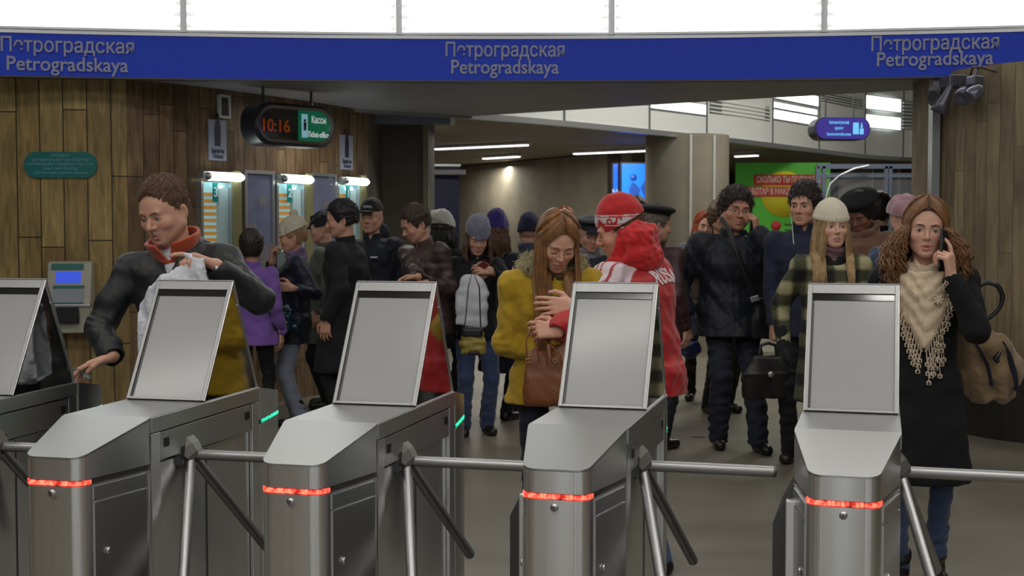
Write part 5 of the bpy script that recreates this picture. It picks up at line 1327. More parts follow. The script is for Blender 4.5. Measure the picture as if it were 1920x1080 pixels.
# plastic bag
def fn(F):
    A, B = P(366, 492, 4.98), P(283, 690, 5.02); mid_ = P(318, 590, 5.0)
    F.loft(P(368, 486, 4.97), P(352, 548, 4.98), [(0, .020, .016), (.3, .05, .028), (1, .105, .035)], (0, -1, 0), .02)
    F.loft(P(350, 530, 4.98), P(300, 720, 5.02), [(0, .10, .03), (.35, .165, .05), (.8, .175, .06), (1, .15, .045)], (0, -1, 0), .05)
    F.rc(P(362, 486, 4.97), P(345, 476, 4.97), .012, .010, .02); F.rc(P(374, 508, 4.96), P(392, 548, 4.96), .014, .022, .03)
    F.disp(folds(.008, 42, 3)); F.disp(folds(.003, 120, 6))
blob('plastic_bag', M_BAGW, None, P(235, 740, 4.8), P(420, 460, 5.2), .006, fn, 'crumpled white plastic bag held by the man with the orange collar', 'bag')

# ================= right woman with phone, scarf and tote
p = Person('curly haired woman in a black coat and cream fringed scarf, phoning', 1.80, 5.6, -15, 1.69, head=(2, 2, 3), build=.92, shw=.170, res=.0055, hscale=1.10, feet=[(-.085, .0, 0), (.075, .10, .0)])
p.arm(0, p.sh[0] + np.array((-.04, .0, -.50)), (-.3, 1, 0), dir=(0, -.1, -1), palm=(1, 0, 0))
p.arm(1, P(1784, 520, 5.42), hint=(.6, .1, -1), dir=(-.12, .05, .98), palm=(-.72, .65, .0), curl=(.95, 1.0, .6), idx=(.1, .35, .25), thumb=.5, world=True)
p.bodymesh(skin=srgb(214, 166, 144), female=True, lids=.28, mouth=.004, lip=srgb(176, 96, 86))
p.face(brow=srgb(70, 48, 36), lids=.28, iris=(.12, .15, .12), bth=.0030)
def pk(F, st):
    pass
p.strands(M_HAIRC, .29, 1500, .0023, (.014, 20), .075, (50, 178), 5, 'hair', curl=.010, top=.010, thfr=(10, 60), lenvar=.5)
p.hair_cap(mat('auburn_hair_roots', srgb(74, 52, 38), .5, noise=.3, nscale=50), grow=.010, low=-.10, face=(.071, .09, .108), fpos=(0, -.085, -.025), name='hair_roots', amp=.002, top=.006, ears=False, tuft=0)
M_COATB = cloth('black_wool', srgb(12, 12, 15), .95, .0)
j = p.jacket(M_COATB, hem=.50, bulk=1.0, flare=1.25, collar=None, fold=.004, seed=8, waist=.93, res=.0065, name='coat')
p.trousers(M_JEAN, .78, fold=.004); p.shoes(M_SHOE, boot=.05)
# scarf: wrapped neck and hanging triangle with fringe
S_ = p.S; M_SCARF = cloth('cream_scarf', srgb(214, 192, 164), .9, .2, bscale=120)
fr = p.R @ np.array((0, -1., 0)); F = Fld(p.neck - np.array((.2, .24, .42)), p.neck + np.array((.2, .15, .12)), .0062)
F.loft(p.neck - p.up * .05, p.neck + p.up * .055 + fr * .01, [(0, .100, .095), (.5, .085, .082), (.8, .066, .068), (1, .06, .06)], fr, .02)
F.loft(p.neck - p.up * .34 + fr * .135, p.neck - p.up * .01 + fr * .095, [(0, .014, .03), (.35, .075, .045), (.7, .12, .06), (1, .09, .05)], fr, .03)
F.disp(lambda x, y, z: .0045 * np.sin((z - 1.2 * np.abs(x - p.neck[0])) * 85 + 2 * np.sin(x * 25))); F.disp(folds(.002, 60, 2))
hd = nrm(p.hc - p.neck); F.rc(p.neck + hd * .02 + fr * .01, p.neck + hd * .2 + fr * .01, .056, .066, .005, 'sub')
scf = F.mesh('scarf', M_SCARF, p.root)
rg = np.random.RandomState(2); M = MB(); bvs = BVHTree.FromObject(j, bpy.context.evaluated_depsgraph_get())
def chestpt(x, z, off=.012):
    q = V((x, p.neck[1] - .5, z)); h = bvs.ray_cast(q, V((0, 1, 0))); y = max(h[0].y if h[0] else 0, p.neck[1] - .17) if h[0] else p.neck[1] - .15; return V((x, y - off, z))
for side in (-1, 1):
    for k in range(13):
        t = k / 12; x = p.neck[0] + side * (.012 + .125 * t ** .9); z = p.neck[2] - .345 + .30 * t ** 1.15; x = p.neck[0] + side * (.012 + .10 * t ** .9); x2 = x + side * .012; L_ = .075 + .03 * rg.rand() + (.10 if side > 0 and k in (5, 6, 7) else 0) + (.05 if side > 0 else 0) * (1 - t)
        pts = [chestpt(x, z + .012), chestpt(x, z - .01, .014), chestpt(x2 - side * .006, z - L_ * .5, .014), chestpt(x2, z - L_, .012)]; M.tube(pts, [.0035, .003, .0026, .0012], 5)
        for q in range(3):
            c = pts[1].lerp(pts[3], .3 + q * .3)
            for ss in (-1, 1): M.tube([c, c + V((ss * .007, -.002, -.006)), c + V((ss * .008, -.002, -.018)), c + V((0, 0, -.020))], [.002, .0036, .003, .001], 5)
    for k in range(26):
        t = k / 25; x = p.neck[0] + side * (.008 + .105 * t ** .9); z = p.neck[2] - .345 + .315 * t ** 1.15; c = chestpt(x, z, .03); M.tube([c + V((-.004, 0, 0)), c + V((0, 0, .005)), c + V((.004, 0, 0)), c + V((0, 0, -.005)), c + V((-.004, 0, 0))], .0016, 4, False)
M.build('fringe', mat('fringe_cream', srgb(206, 188, 164), .9), scf)
M = MB()    # lace trim and lace flower
for side in (-1, 1):
    pts = [scarfp for scarfp in [chestpt(p.neck[0] + side * x, p.neck[2] + z, .05) for x, z in ((.10, .0), (.085, -.05), (.06, -.09), (.03, -.12))]]
    for k in range(18):
        t = k / 17 * (len(pts) - 1); i0 = min(int(t), len(pts) - 2); c = pts[i0].lerp(pts[i0 + 1], t - i0); M.tube([c + V((.008 * math.cos(a), -.002, .008 * math.sin(a))) for a in np.linspace(0, 6.28, 8)], .0016, 4, False)
for k in range(7):
    c = chestpt(p.neck[0] + .055, p.neck[2] - .125, .055); a = k * 6.28 / 7; M.tube([c, c + V((.014 * math.cos(a), -.004, .014 * math.sin(a))), c + V((.022 * math.cos(a + .3), 0, .022 * math.sin(a + .3)))], [.003, .0055, .002], 6)
M.build('lace', mat('lace_cream', srgb(212, 196, 172), .9), scf)
c = p.hp((-.08, -.01, -.045)); MB().lathe([(0, .004), (.004, 0), (0, -.004)], Matrix.Translation(c), 8).build('earring', mat('earring_silver', (.8, .8, .8), .2, 1), p.body)
ph = phone(p, 1, 'black phone at the ear of the curly haired woman', (.12, .25, 1), .06, .028)
ph.location = P(1769, 457, 5.47)
woman_r = p
# tote bag
r = empty('tote_bag', P(1830, 660, 5.62), -.1, 'large beige canvas tote bag with dark blue stripes and black handle', 'bag')
o0 = np.array(r.location)
def fn(F):
    q = lambda px, py, d: np.array(P(px, py, d)) - o0
    F.loft(q(1868, 728, 5.72), q(1808, 600, 5.62), [(0, .135, .07), (.25, .15, .085), (.6, .12, .075), (1, .055, .045)], (0, -1, 0), .02)
    F.ell(q(1862, 700, 5.7), (.105, .07, .085), .04); F.rc(q(1830, 720, 5.7), q(1880, 735, 5.72), .04, .035, .04); F.disp(folds(.008, 24, 5)); F.disp(lambda x, y, z: .006 * np.sin((x * .8 + z * .25) * 90)); F.disp(folds(.002, 90, 7))
bg = blob('bag_body', cloth('tote_canvas', srgb(136, 112, 82), .9), r, (-.3, -.2, -.3), (.3, .25, .25), .0065, fn)
stp = []
bvb = BVHTree.FromObject(bg, bpy.context.evaluated_depsgraph_get())
for pts_, nm in ((((1818, 628), (1835, 650), (1848, 680), (1856, 722)), 'stripe'), (((1878, 640), (1888, 665), (1895, 695), (1896, 728)), 'stripe')):
    M = MB(); L_ = []
    for px, py in pts_:
        w0 = P(px, py, 4.6) ; a_ = V(np.array(P(px, py, 5.0)) - o0); b_ = V(np.array(P(px, py, 6.0)) - o0); h = bvb.ray_cast(a_, (b_ - a_).normalized()); L_.append(h[0] + V((0, -.001, 0)) if h[0] else V(np.array(P(px, py, 5.66)) - o0))
    M.tube(L_, [.012, .026, .036, .032], 12, flat=.16); M.build(nm, cloth('stripe_navy', srgb(44, 50, 72)), bg)
q = lambda px, py, d: V(np.array(P(px, py, d)) - o0)
MB().tube(smooth_path([tuple(x) for x in (q(1846, 600, 5.66), q(1868, 580, 5.66), q(1876, 556, 5.66), q(1867, 536, 5.66), q(1848, 530, 5.66), q(1832, 538, 5.66), q(1824, 556, 5.66))], 6), .011, 10).build('handle', mat('handle_leather', (.015, .015, .018), .25), r)
MB().tube([q(1842, 606, 5.6), q(1838, 622, 5.58), q(1832, 634, 5.57)], [.02, .026, .014], 10, flat=.5).build('handle_tab', MATS['handle_leather'], r)
MB().tube([q(1875, 660, 5.58), q(1868, 672, 5.57), q(1872, 680, 5.57)], [.008, .014, .008], 8).build('toggle', MATS['handle_leather'], r)

# ================= woman in the yellow coat
p = Person('young woman in a mustard yellow coat with fur collar, looking down', .185, 5.85, 6, 1.655, lean=(7, -1), head=(6, 30, 3), build=.98, shw=.175, res=.0055, hscale=1.12)
p.arm(0, P(1040, 660, 5.68), hint=(-.9, .5, -.6), dir=(.9, -.1, -.2), palm=(.1, .8, -.4), curl=(.5, .7, .5), world=True)
p.arm(1, P(1075, 575, 5.55), hint=(.9, .2, -.8), dir=(-.97, -.06, .05), palm=(.1, .9, -.2), curl=(.22, .35, .25), thumb=.3, world=True)
p.bodymesh(skin=srgb(216, 166, 140), female=True, lids=.97, mouth=.0015, fat=1.06, lip=srgb(190, 112, 100))
p.face(brow=srgb(110, 80, 56), lids=.97, bth=.0026)
p.strands(mat('golden_brown_hair', srgb(138, 96, 58), .38, noise=.35, nscale=24), .47, 1500, .0025, (.006, 7), .012, (48, 178), 8, 'hair', top=.006, thfr=(8, 60), lenvar=.25)
p.hair_cap(MATS['golden_brown_hair'], grow=.009, low=-.11, face=(.071, .09, .110), fpos=(0, -.088, -.03), name='hair_roots', amp=.0022, top=.002, ears=False, tuft=0)
M_YEL = cloth('mustard_wool', srgb(176, 142, 28), .9, .15)
j = p.jacket(M_YEL, hem=.835, bulk=1.12, flare=1.16, collar=None, fold=.0065, seed=12, res=.0065, name='coat', sleeve=1.08)
F = Fld(p.neck - .26, p.neck + .2, .0058)
fr = p.R @ np.array((0, -1., 0))
for k in range(15):
    a = math.radians(-150 + 300 * k / 14 + 180); a2 = math.radians(-150 + 300 * (k + 1) / 14 + 180); 
    f_ = lambda a: p.neck + p.R @ np.array((.118 * math.sin(a), -.085 * math.cos(a) + .035, -.0 + .035 * (1 - math.cos(a)) * .5 + .01))
    if k < 14: F.rc(f_(a), f_(a2), .040, .040, .02)
F.disp(folds(.010, 110, 3)); F.disp(folds(.006, 260, 4)); fur = F.mesh('fur_collar', cloth('fur_olive', srgb(134, 122, 84), 1, .5), p.root)
M = MB(); rg = np.random.RandomState(4); me = fur.data
for k in range(900):
    q = me.vertices[rg.randint(len(me.vertices))]; d_ = (q.normal + V(rg.normal(size=3)) * .45).normalized(); M.tube([q.co, q.co + d_ * .012, q.co + d_ * .022 + V((0, 0, -.004))], [.0016, .0012, .0004], 3, False)
M.build('fur_tufts', cloth('fur_light', srgb(166, 152, 110), 1, .5), fur)
p.collar(cloth('brown_scarf', srgb(84, 70, 46)), .05, .085, 'scarf', fold=.006, open_=.2)
bvj = BVHTree.FromObject(j, bpy.context.evaluated_depsgraph_get())
def cpt(x, z, off=.01, bvx=None):
    h = (bvx or bvj).ray_cast(V((x, p.neck[1] - .6, z)), V((0, 1, 0))); return h[0] + V((0, -off, 0)) if h[0] else V((x, p.neck[1] - .16, z))
M = MB()
for z in (-.09, -.2): M.tube([cpt(-.03, p.neck[2] + z, .012), cpt(.03, p.neck[2] + z - .012, .014)], [.006, .007], 8)
M.build('toggle', mat('toggle_brown', srgb(54, 40, 28), .4), j)
p.trousers(M_NAVY, .8); p.shoes(M_SHOE, boot=.22)
woman_y = p
# her brown handbag
r = empty('handbag', P(1018, 700, 5.52), 0, 'tan brown leather handbag in front of the mustard yellow coat', 'handbag'); o0 = np.array(r.location)
def fn(F):
    q = lambda px, py, d: np.array(P(px, py, d)) - o0
    F.loft(q(1020, 762, 5.52), q(1022, 652, 5.54), [(0, .083, .045), (.1, .092, .055), (.5, .094, .055), (.85, .078, .04), (1, .056, .018)], (0, -1, 0), .01, 3.0); F.disp(folds(.003, 40, 7))
    F.disp(lambda x, y, z: -.003 * np.exp(-((x - .25 * z + .045) / .003) ** 2))
M_TAN = mat('tan_leather', srgb(122, 70, 38), .42, noise=.1, nscale=14, bump=.15, bscale=120)
bg = blob('bag_body', M_TAN, r, (-.14, -.12, -.2), (.14, .12, .16), .0055, fn)
q = lambda px, py, d: V(np.array(P(px, py, d)) - o0)
for a, b in (((988, 672), (1032, 672)), ((1008, 668), (1052, 676))):
    MB().tube([q(a[0] + 4, a[1] + 14, 5.46), q(a[0], a[1] - 6, 5.46), q(a[0] - 2, 640, 5.47), q(996, 615, 5.5), q(1010, 612, 5.52), q(1028, 640, 5.5), q(b[0] - 2, b[1] - 10, 5.46), q(b[0], b[1] + 10, 5.46)], .009, 8, flat=.4).build('handle', M_TAN, r)
M = MB()
for px, py in ((990, 676), (1040, 676)): c = q(px, py, 5.455); M.tube([c + V((.009 * math.cos(t), -.002, .009 * math.sin(t))) for t in np.linspace(0, 6.3, 13)], .002, 6, False)
M.build('ring', mat('gold_ring', (.7, .5, .25), .25, 1), bg)

# ================= red jacket with RUSSIA
p = Person('man in a red jacket lettered RUSSIA and a red and white hat', .64, 6.0, -131, 1.70, lean=(11, 3), head=(38, 16, 4), build=1.02, shw=.19, res=.0055, hscale=1.12, feet=[(-.09, -.05, 0), (.11, .12, 0)])
p.arm(1, P(1040, 630, 5.44), hint=(.5, .1, -1), dir=(-.96, .02, .08), palm=(.0, .9, -.4), curl=(.75, .9, .6), idx=(.5, .7, .4), thumb=.6, world=True)
p.arm(0, P(1150, 640, 6.05), hint=(.3, .9, -.7), dir=(-.9, 0, .1), palm=(0, -.8, -.3), curl=(.6, .8, .5), world=True)
p.bodymesh(skin=srgb(214, 158, 134), lids=.45)
p.face(brow=srgb(90, 66, 48), lids=.45)
p.hair_cap(M_HAIRB, grow=.004, low=-.055, face=(.079, .085, .1), fpos=(0, -.08, -.025), amp=.001)
RED = srgb(178, 22, 26); M_REDC = cloth('red_shell', RED, .6, .2, attr=True, noise=.05)
up_ = p.up.copy(); nk_ = p.neck.copy(); Rt = p.R.copy(); arms_ = [tuple(x.copy() for x in a) for a in p.arms]
def redcol(q):
    c = np.tile(np.array(RED), (len(q), 1)); l = (q - nk_) @ Rt       # body frame: x side, y back, z up
    wht = np.array(srgb(214, 196, 204))
    for sx in (-1, 1):
        x = l[:, 0] * sx; y = l[:, 1]; z = l[:, 2]
        # broad white panel over the shoulder, then narrow lines
        m_ = (z > -.15 - .5 * np.clip(x - .15, 0, .3)) & (x > .06) & (x < .34) & (y < (.09 if sx > 0 else .0))
        st = (np.abs(y - .012) < .072)
        c[m_ & st] = wht
        for yy in (-.03, .0, .05): c[m_ & (np.abs(y - yy) < .0045)] = np.array(RED) * .8
    return c
j = p.jacket(M_REDC, hem=.83, bulk=1.27, collar=None, fold=.0065, seed=21, res=.0058, col=redcol, flare=1.08, sleeve=1.12)
M_RED2 = cloth('red_hood_cloth', srgb(196, 22, 28), .75, .2, noise=.05)
F = Fld(p.neck - .26, p.neck + .24, .006); bk = p.R @ np.array((0, 1., 0)); hd = nrm(p.hc - p.neck)
F.ell(p.neck + bk * .065 + p.up * .13, (.12, .085, .070), .03, p.R); F.rc(p.neck + p.R @ np.array((.10, -.03, .0)), p.neck + p.R @ np.array((.05, .07, .13)), .045, .05, .04); F.rc(p.neck + p.R @ np.array((-.10, -.03, .0)), p.neck + p.R @ np.array((-.05, .07, .13)), .045, .05, .04)
F.rc(p.neck + p.R @ np.array((.085, -.085, -.02)), p.neck + p.R @ np.array((.10, .0, .01)), .036, .045, .03); F.rc(p.neck + p.R @ np.array((-.085, -.085, -.02)), p.neck + p.R @ np.array((-.10, .0, .01)), .036, .045, .03)
F.ell(p.neck + bk * .085 + p.up * .035, (.125, .062, .075), .04, p.R); F.disp(folds(.007, 30, 6)); F.disp(folds(.003, 80, 2)); F.rc(p.neck + hd * .06 - bk * .01, p.neck + hd * .25 - bk * .01, .064, .088, .01, 'sub'); F.mesh('hood', M_RED2, p.root)
# lettering on the back
tv, tf = subdiv_text('RUSSIA', .105, .03, .012); 
bkd = nrm(p.R @ np.array((0, 1., 0))); xd = nrm(np.cross(p.up, bkd)) ; xd = xd if True else xd
w_s = p.vec((1, 0, 0)); xd = xd if xd @ w_s > 0 else -xd
tv = [V((q.x * .76, q.y + .022 - (q.x * 1.0) ** 2 * .55, q.z)) for q in tv]
org = p.neck - p.up * .095 + bkd * .1 + xd * .085
decal('back_lettering', tv, tf, j, org, xd, p.up, bkd, mat('letter_white', srgb(222, 206, 208), .6), j, .002)
M_HATR = cloth('red_knit', srgb(190, 22, 28), .85, .3, attr=True, noise=.06)
def hatcol(q):
    c = np.tile(np.array(srgb(186, 24, 28)), (len(q), 1)); z = q[:, 2] + .24 * (q[:, 1]) * 1.0
    c[(z > .028) & (z < .076)] = np.array(srgb(214, 204, 206)); c[(z > .0335) & (z < .0385)] = np.array(srgb(186, 24, 28)); c[(z > .066) & (z < .071)] = np.array(srgb(186, 24, 28)); return c
ht = p.beanie(M_HATR, grow=.014, top=.030, low=-.002, tilt=.24, cuff=0, col=hatcol, fold=.002)
# letter and swirl on the hat band (on the side that faces the camera)
nd = nrm(p.vec((-.1, -1, .05))); xd = nrm(p.vec((1, -.1, 0))); yd = nrm(p.HR @ np.array((0, 0, 1.))); xd = nrm(xd - yd * (xd @ yd)); nd = nrm(np.cross(xd, yd)); nd = nd if nd @ p.vec((0, -1, 0)) > 0 else -nd
tv, tf = subdiv_text('A', .052, .03, .006); decal('hat_letter', tv, tf, ht, p.hp((0, 0, .055)) - xd * .078, xd, yd, nd, M_RED2, ht, .001)
sw = [(-.035, -.008), (-.045, .0), (-.04, .011), (-.028, .012), (-.022, .004), (-.026, -.006), (-.015, -.012), (-.002, -.006), (.004, .008), (.018, .013), (.026, .006), (.022, -.003), (.016, .0)]
bvh = BVHTree.FromObject(ht, bpy.context.evaluated_depsgraph_get()); L_ = []
for x, y in sw:
    q = V(p.hp((0, 0, .055)) + xd * (x + .0) + yd * y + nd * .3); h = bvh.ray_cast(q, V(-nd)); L_.append(h[0] if h[0] else q - V(nd) * .22)
MB().tube(L_, [.002, .004, .005, .005, .004, .004, .006, .006, .005, .005, .005, .004, .002], 6).build('hat_swirl', M_RED2, ht)
p.trousers(M_JEAN, 1.05); p.shoes(M_SHOE)
man_r = p

# ================= plaid coat with white hat
p = Person('fair haired woman in a cream ribbed hat and dark plaid coat', 1.86, 7.45, -4, 1.70, head=(8, -3, 0), build=.98, shw=.172, res=.0065, hscale=1.12)
p.arm(0, p.sh[0] + np.array((-.10, .02, -.47)), (-.6, .8, 0), dir=(0, -.1, -1), palm=(1, 0, 0))
p.bodymesh(skin=srgb(216, 170, 146), female=True, lids=.25, hands=(0, 1)); p.face(brow=srgb(130, 98, 70), lids=.25, iris=(.1, .14, .16), bth=.0026, gaze=(6, -4))
p.strands(M_HAIRF, .36, 1000, .0028, (.006, 8), .02, (38, 178), 9, 'hair', top=.0, hat=True, lenvar=.3)
p.beanie(cloth('cream_knit', srgb(214, 206, 184), .95, .4, noise=.06), grow=.017, top=.022, low=.018, tilt=.22, cuff=.05, rib=34, fold=.001)
def plaid():
    m = cloth('plaid_wool', srgb(50, 52, 40), .95, .3); nt = m.node_tree; N = nt.nodes.new; L = nt.links.new; b = nt.nodes['Principled BSDF']; tc = N('ShaderNodeTexCoord'); sp = N('ShaderNodeSeparateXYZ'); L(tc.outputs['Object'], sp.inputs[0]); outs = []
    for axn in ('X', 'Z'):
        a = N('ShaderNodeMath'); a.operation = 'MULTIPLY'; a.inputs[1].default_value = 6.283 / .15; L(sp.outputs[axn], a.inputs[0]); s_ = N('ShaderNodeMath'); s_.operation = 'SINE'; L(a.outputs[0], s_.inputs[0]); r_ = N('ShaderNodeMapRange'); r_.inputs['From Min'].default_value = -.45; r_.inputs['From Max'].default_value = .45; L(s_.outputs[0], r_.inputs['Value']); outs.append(r_)
    ad = N('ShaderNodeMath'); ad.operation = 'ADD'; L(outs[0].outputs[0], ad.inputs[0]); L(outs[1].outputs[0], ad.inputs[1]); hf = N('ShaderNodeMath'); hf.operation = 'MULTIPLY'; hf.inputs[1].default_value = .5; L(ad.outputs[0], hf.inputs[0])
    cr = N('ShaderNodeValToRGB'); cr.color_ramp.elements[0].color = (*srgb(24, 24, 22), 1); cr.color_ramp.elements[1].color = (*srgb(164, 158, 122), 1); e = cr.color_ramp.elements.new(.5); e.color = (*srgb(70, 72, 52), 1); L(hf.outputs[0], cr.inputs['Fac']); L(cr.outputs[0], b.inputs['Base Color']); return m
M_PL = plaid(); j = p.jacket(M_PL, hem=.60, bulk=1.08, flare=1.15, collar=None, fold=.003, seed=31, name='coat', cuff=.06)
p.collar(M_BLK, .05, .105, 'coat_collar', flare=1.1, open_=.5, z0=-.05, th=.02); p.collar(cloth('mauve_scarf', srgb(124, 88, 98)), .065, .082, 'scarf', fold=.008, open_=0, flare=1.0, th=.02)
a, e, w_ = p.arms[0]; F = Fld(w_ - .26, w_ + .22, .006); p._hand(F, 0); F.F -= .004; F.rc(e * .45 + w_ * .55, w_, .050, .036, .01); F.rc(w_, p.handpt(0, .03, 0), .034, .03, .02); F.mesh('black_glove', M_BLK, p.root)
p.trousers(M_BLK, .8); p.shoes(M_SHOE, boot=.2)

# ================= man on the phone walking
p = Person('heavy man with glasses in a dark jacket, walking and phoning', 1.60, 9.3, 4, 1.82, head=(4, 0, 6), lean=(3, 0), build=1.15, shw=.222, res=.008, hscale=1.22, feet=[(-.10, -.08, .0), (.13, -.30, .0)])
p.feet = None; p.legs[0] = p.legs[0]
p.arm(1, P(1419, 436, 9.1), hint=(.8, .2, -1), dir=(-.1, .05, .95), palm=(-.8, .5, 0), curl=(.8, .9, .5), world=True)
p.arm(0, p.sh[0] + np.array((-.14, -.04, -.49)), (-.6, .8, 0), dir=(0, -.2, -1), palm=(1, 0, 0))
p.bodymesh(skin=srgb(200, 146, 122), lids=.4, stub=.45, fat=1.15, beard=srgb(96, 70, 58)); p.face(brow=srgb(40, 28, 24), lids=.4, bth=.004)
p.hair_cap(M_HAIRD, grow=.018, low=-.07, face=(.074, .08, .096), fpos=(0, -.09, -.025), amp=.006, top=.012, ears=False, tl=.03, tdir=(.1, -.2, -.9))
j = p.jacket(cloth('navy_shell', srgb(20, 25, 38), .6, .04), hem=.78, bulk=1.5, fold=.008, seed=41, sleeve=1.25, collar_r=.088, collar_h=.07)
p.trousers(M_JEAND, 1.22, fold=.006); p.shoes(M_SHOE)
M = MB()
for sx in (-1, 1): M.tube([p.hp((sx * .033 + .023 * math.cos(t), -.104, -.002 + .016 * math.sin(t))) for t in np.linspace(0, 6.29, 15)], .0016, 5, False); M.tube([p.hp((sx * .056, -.10, .002)), p.hp((sx * .078, .01, .0))], .0016, 5)
M.tube([p.hp((-.011, -.106, .002)), p.hp((.011, -.106, .002))], .0016, 5); M.build('glasses', M_DARKM, p.body)
ph = phone(p, 1, 'black phone at the ear of the man with glasses', (.1, .2, 1), .06, .03); man_p = p
# his shoulder bag
r = empty('messenger_bag', P(1432, 590, 9.05), 0, 'black messenger bag with silver buckle on the man with glasses', 'bag'); o0 = np.array(r.location)
def fn(F): F.loft((0, 0, -.17), (0, 0, .12), [(0, .09, .05), (.5, .10, .06), (1, .08, .045)], (0, -1, 0), .01, 3); F.disp(folds(.004, 30, 3))
blob('bag_body', mat('bag_black', (.012, .012, .014), .45), r, (-.15, -.12, -.22), (.15, .12, .18), .008, fn)
q = lambda px, py, d: V(np.array(P(px, py, d)) - o0)
MB().tube([q(1352, 408, 9.12), q(1366, 430, 9.0), q(1385, 480, 8.97), q(1404, 530, 8.98), q(1420, 572, 9.0)], .020, 8, flat=.3).build('strap', MATS['bag_black'], r)
MB().box(-.03, -.012, -.02, .03, .0, .02, .003).build('buckle', M_ALU, r, loc=q(1415, 560, 8.97), rot=(0, -.3, 0))
o = MB().box(-.05, -.006, 0, .05, .006, .006).build('paper_scrap', mat('scrap', srgb(96, 90, 120), .7), None, loc=(P(1310, 822, 9.65).x, 9.67, .0)); tag(o, 'tiny crumpled scrap of paper lying on the grey floor', 'paper')

# ================= young man with earphones
p = Person('tall young man with a white earphone cable in a navy jacket', 2.00, 8.75, -14, 1.86, head=(-18, 2, 0), build=.98, shw=.19, res=.008, hscale=1.10, feet=[(-.08, -.1, 0), (.1, .15, 0)])
p.arm(0, P(1449, 612, 8.7), hint=(-.3, 1, 0), dir=(0, -.1, -1), palm=(1, .2, 0), curl=(1.1, 1.2, .7), world=True)
p.bodymesh(skin=srgb(206, 156, 132), lids=.35); p.face(brow=srgb(40, 28, 24), lids=.35, bth=.004)
p.hair_cap(M_HAIRD, grow=.014, low=-.04, face=(.078, .08, .096), fpos=(0, -.085, -.025), amp=.006, top=.016, tl=.028, tdir=(.3, -.4, -.8))
p.jacket(cloth('navy_blue', srgb(24, 30, 56), .8), hem=.80, bulk=1.1, fold=.005, seed=51, collar_r=.078, collar_h=.08); p.trousers(M_BLK, .95); p.shoes(M_SHOE)
L_ = [p.hp((-.077, -.005, -.012)), p.hp((-.072, -.03, -.05)), p.hp((-.05, -.06, -.12)), p.hp((-.03, -.1, -.20)), p.hp((-.0, -.13, -.28))]; MB().tube(L_, .0028, 5).build('earphone_cable', mat('cable_white', (.8, .8, .8), .4), p.root)
r = empty('briefcase', P(1440, 700, 8.6), .1, 'black leather briefcase with a metal clasp in a lowered hand', 'briefcase'); o0 = np.array(r.location)
def fn(F): F.loft((0, 0, -.17), (0, 0, .12), [(0, .17, .05), (.6, .175, .06), (1, .12, .04)], (0, -1, 0), .01, 3.2); F.disp(folds(.004, 22, 3)); F.disp(lambda x, y, z: -.006 * np.exp(-((z - .0) / .008) ** 2))
blob('case_body', mat('case_black', (.014, .013, .014), .38), r, (-.22, -.12, -.22), (.22, .12, .18), .0085, fn)
MB().tube([V((-.06, -.0, .12)), V((-.05, 0, .19)), V((.0, 0, .205)), V((.05, 0, .19)), V((.06, 0, .12))], .012, 8).build('handle', MATS['case_black'], r)
MB().disc((0.0, -.065, .0), .02, h=.012).build('clasp', M_ALU, r)
# ------------------------------------------------------------------ the crowd in the queue and beyond
def bg(label, px, d, H, yaw, head=(0, 0, 0), lean=(0, 0), col=M_NAVY, hem=.78, bulk=1.08, legs=M_BLK, female=False, hair=None, hairm=M_HAIRD, boot=0, face=True, arms=None, hs=1.12, slim=.95, feet=None, collar='stand', quilt=0, lids=.4, res=.011, name='jacket', hands=(1, 1), skin=srgb(202, 154, 132), flare=1.05, stub=0.0, glow=0):
    p = Person(label, (px - 960) / FL * d, d, yaw, H, lean=lean, head=head, res=res, hscale=hs, build=.95 if female else 1.0, shw=.17 if female else .19, feet=feet)
    for i, a in (arms or {}).items(): p.arm(i, **a)
    p.bodymesh(skin=skin, female=female, lids=lids, hands=hands, res=res, stub=stub)
    if face: p.face(brow=srgb(60, 44, 34), lids=lids, lashes=False, bth=.0036)
    p.jacket(col, hem=hem, bulk=bulk, fold=.006, seed=int(px), collar=collar, quilt=quilt, res=res, name=name, flare=flare)
    p.trousers(legs, slim); p.shoes(M_SHOE, boot=boot)
    if hair == 'short': p.hair_cap(hairm, grow=.012, low=-.045, face=(.078, .084, .106), fpos=(0, -.084, -.022), amp=.004, top=.010, tuft=900, tl=.026)
    elif hair == 'bob': p.hair_cap(hairm, grow=.020, low=-.085, face=(.070, .085, .10), fpos=(0, -.085, -.03), amp=.004, top=.006, ears=False, tuft=0)
    elif hair == 'long': p.hair_cap(hairm, grow=.008, low=-.10, face=(.070, .09, .094), fpos=(0, -.088, -.02), name='hair_roots', amp=.002, ears=False, tuft=0); p.strands(hairm, .26, 300, .0055, (.008, 9), .03, (52, 178), int(px), 'hair', lenvar=.35)
    elif hair == 'under': p.strands(hairm, .20, 240, .0055, (.008, 9), .02, (60, 178), int(px), 'hair', hat=True, lenvar=.35)
    return p


A = lambda w, hint=None, dir=None, palm=None, **k: dict(wrist=w, hint=hint, dir=dir, palm=palm, world=True, **k)
M_PUR = cloth('purple_jersey', srgb(120, 84, 168), .8)
p = bg('black haired woman in a purple peplum jacket, back turned', 473, 9.7, 1.545, 172, head=(10, 0, 0), col=M_PUR, hem=.80, bulk=1.02, flare=1.35, female=True, hair='bob', face=False, slim=.85, legs=M_BLK)
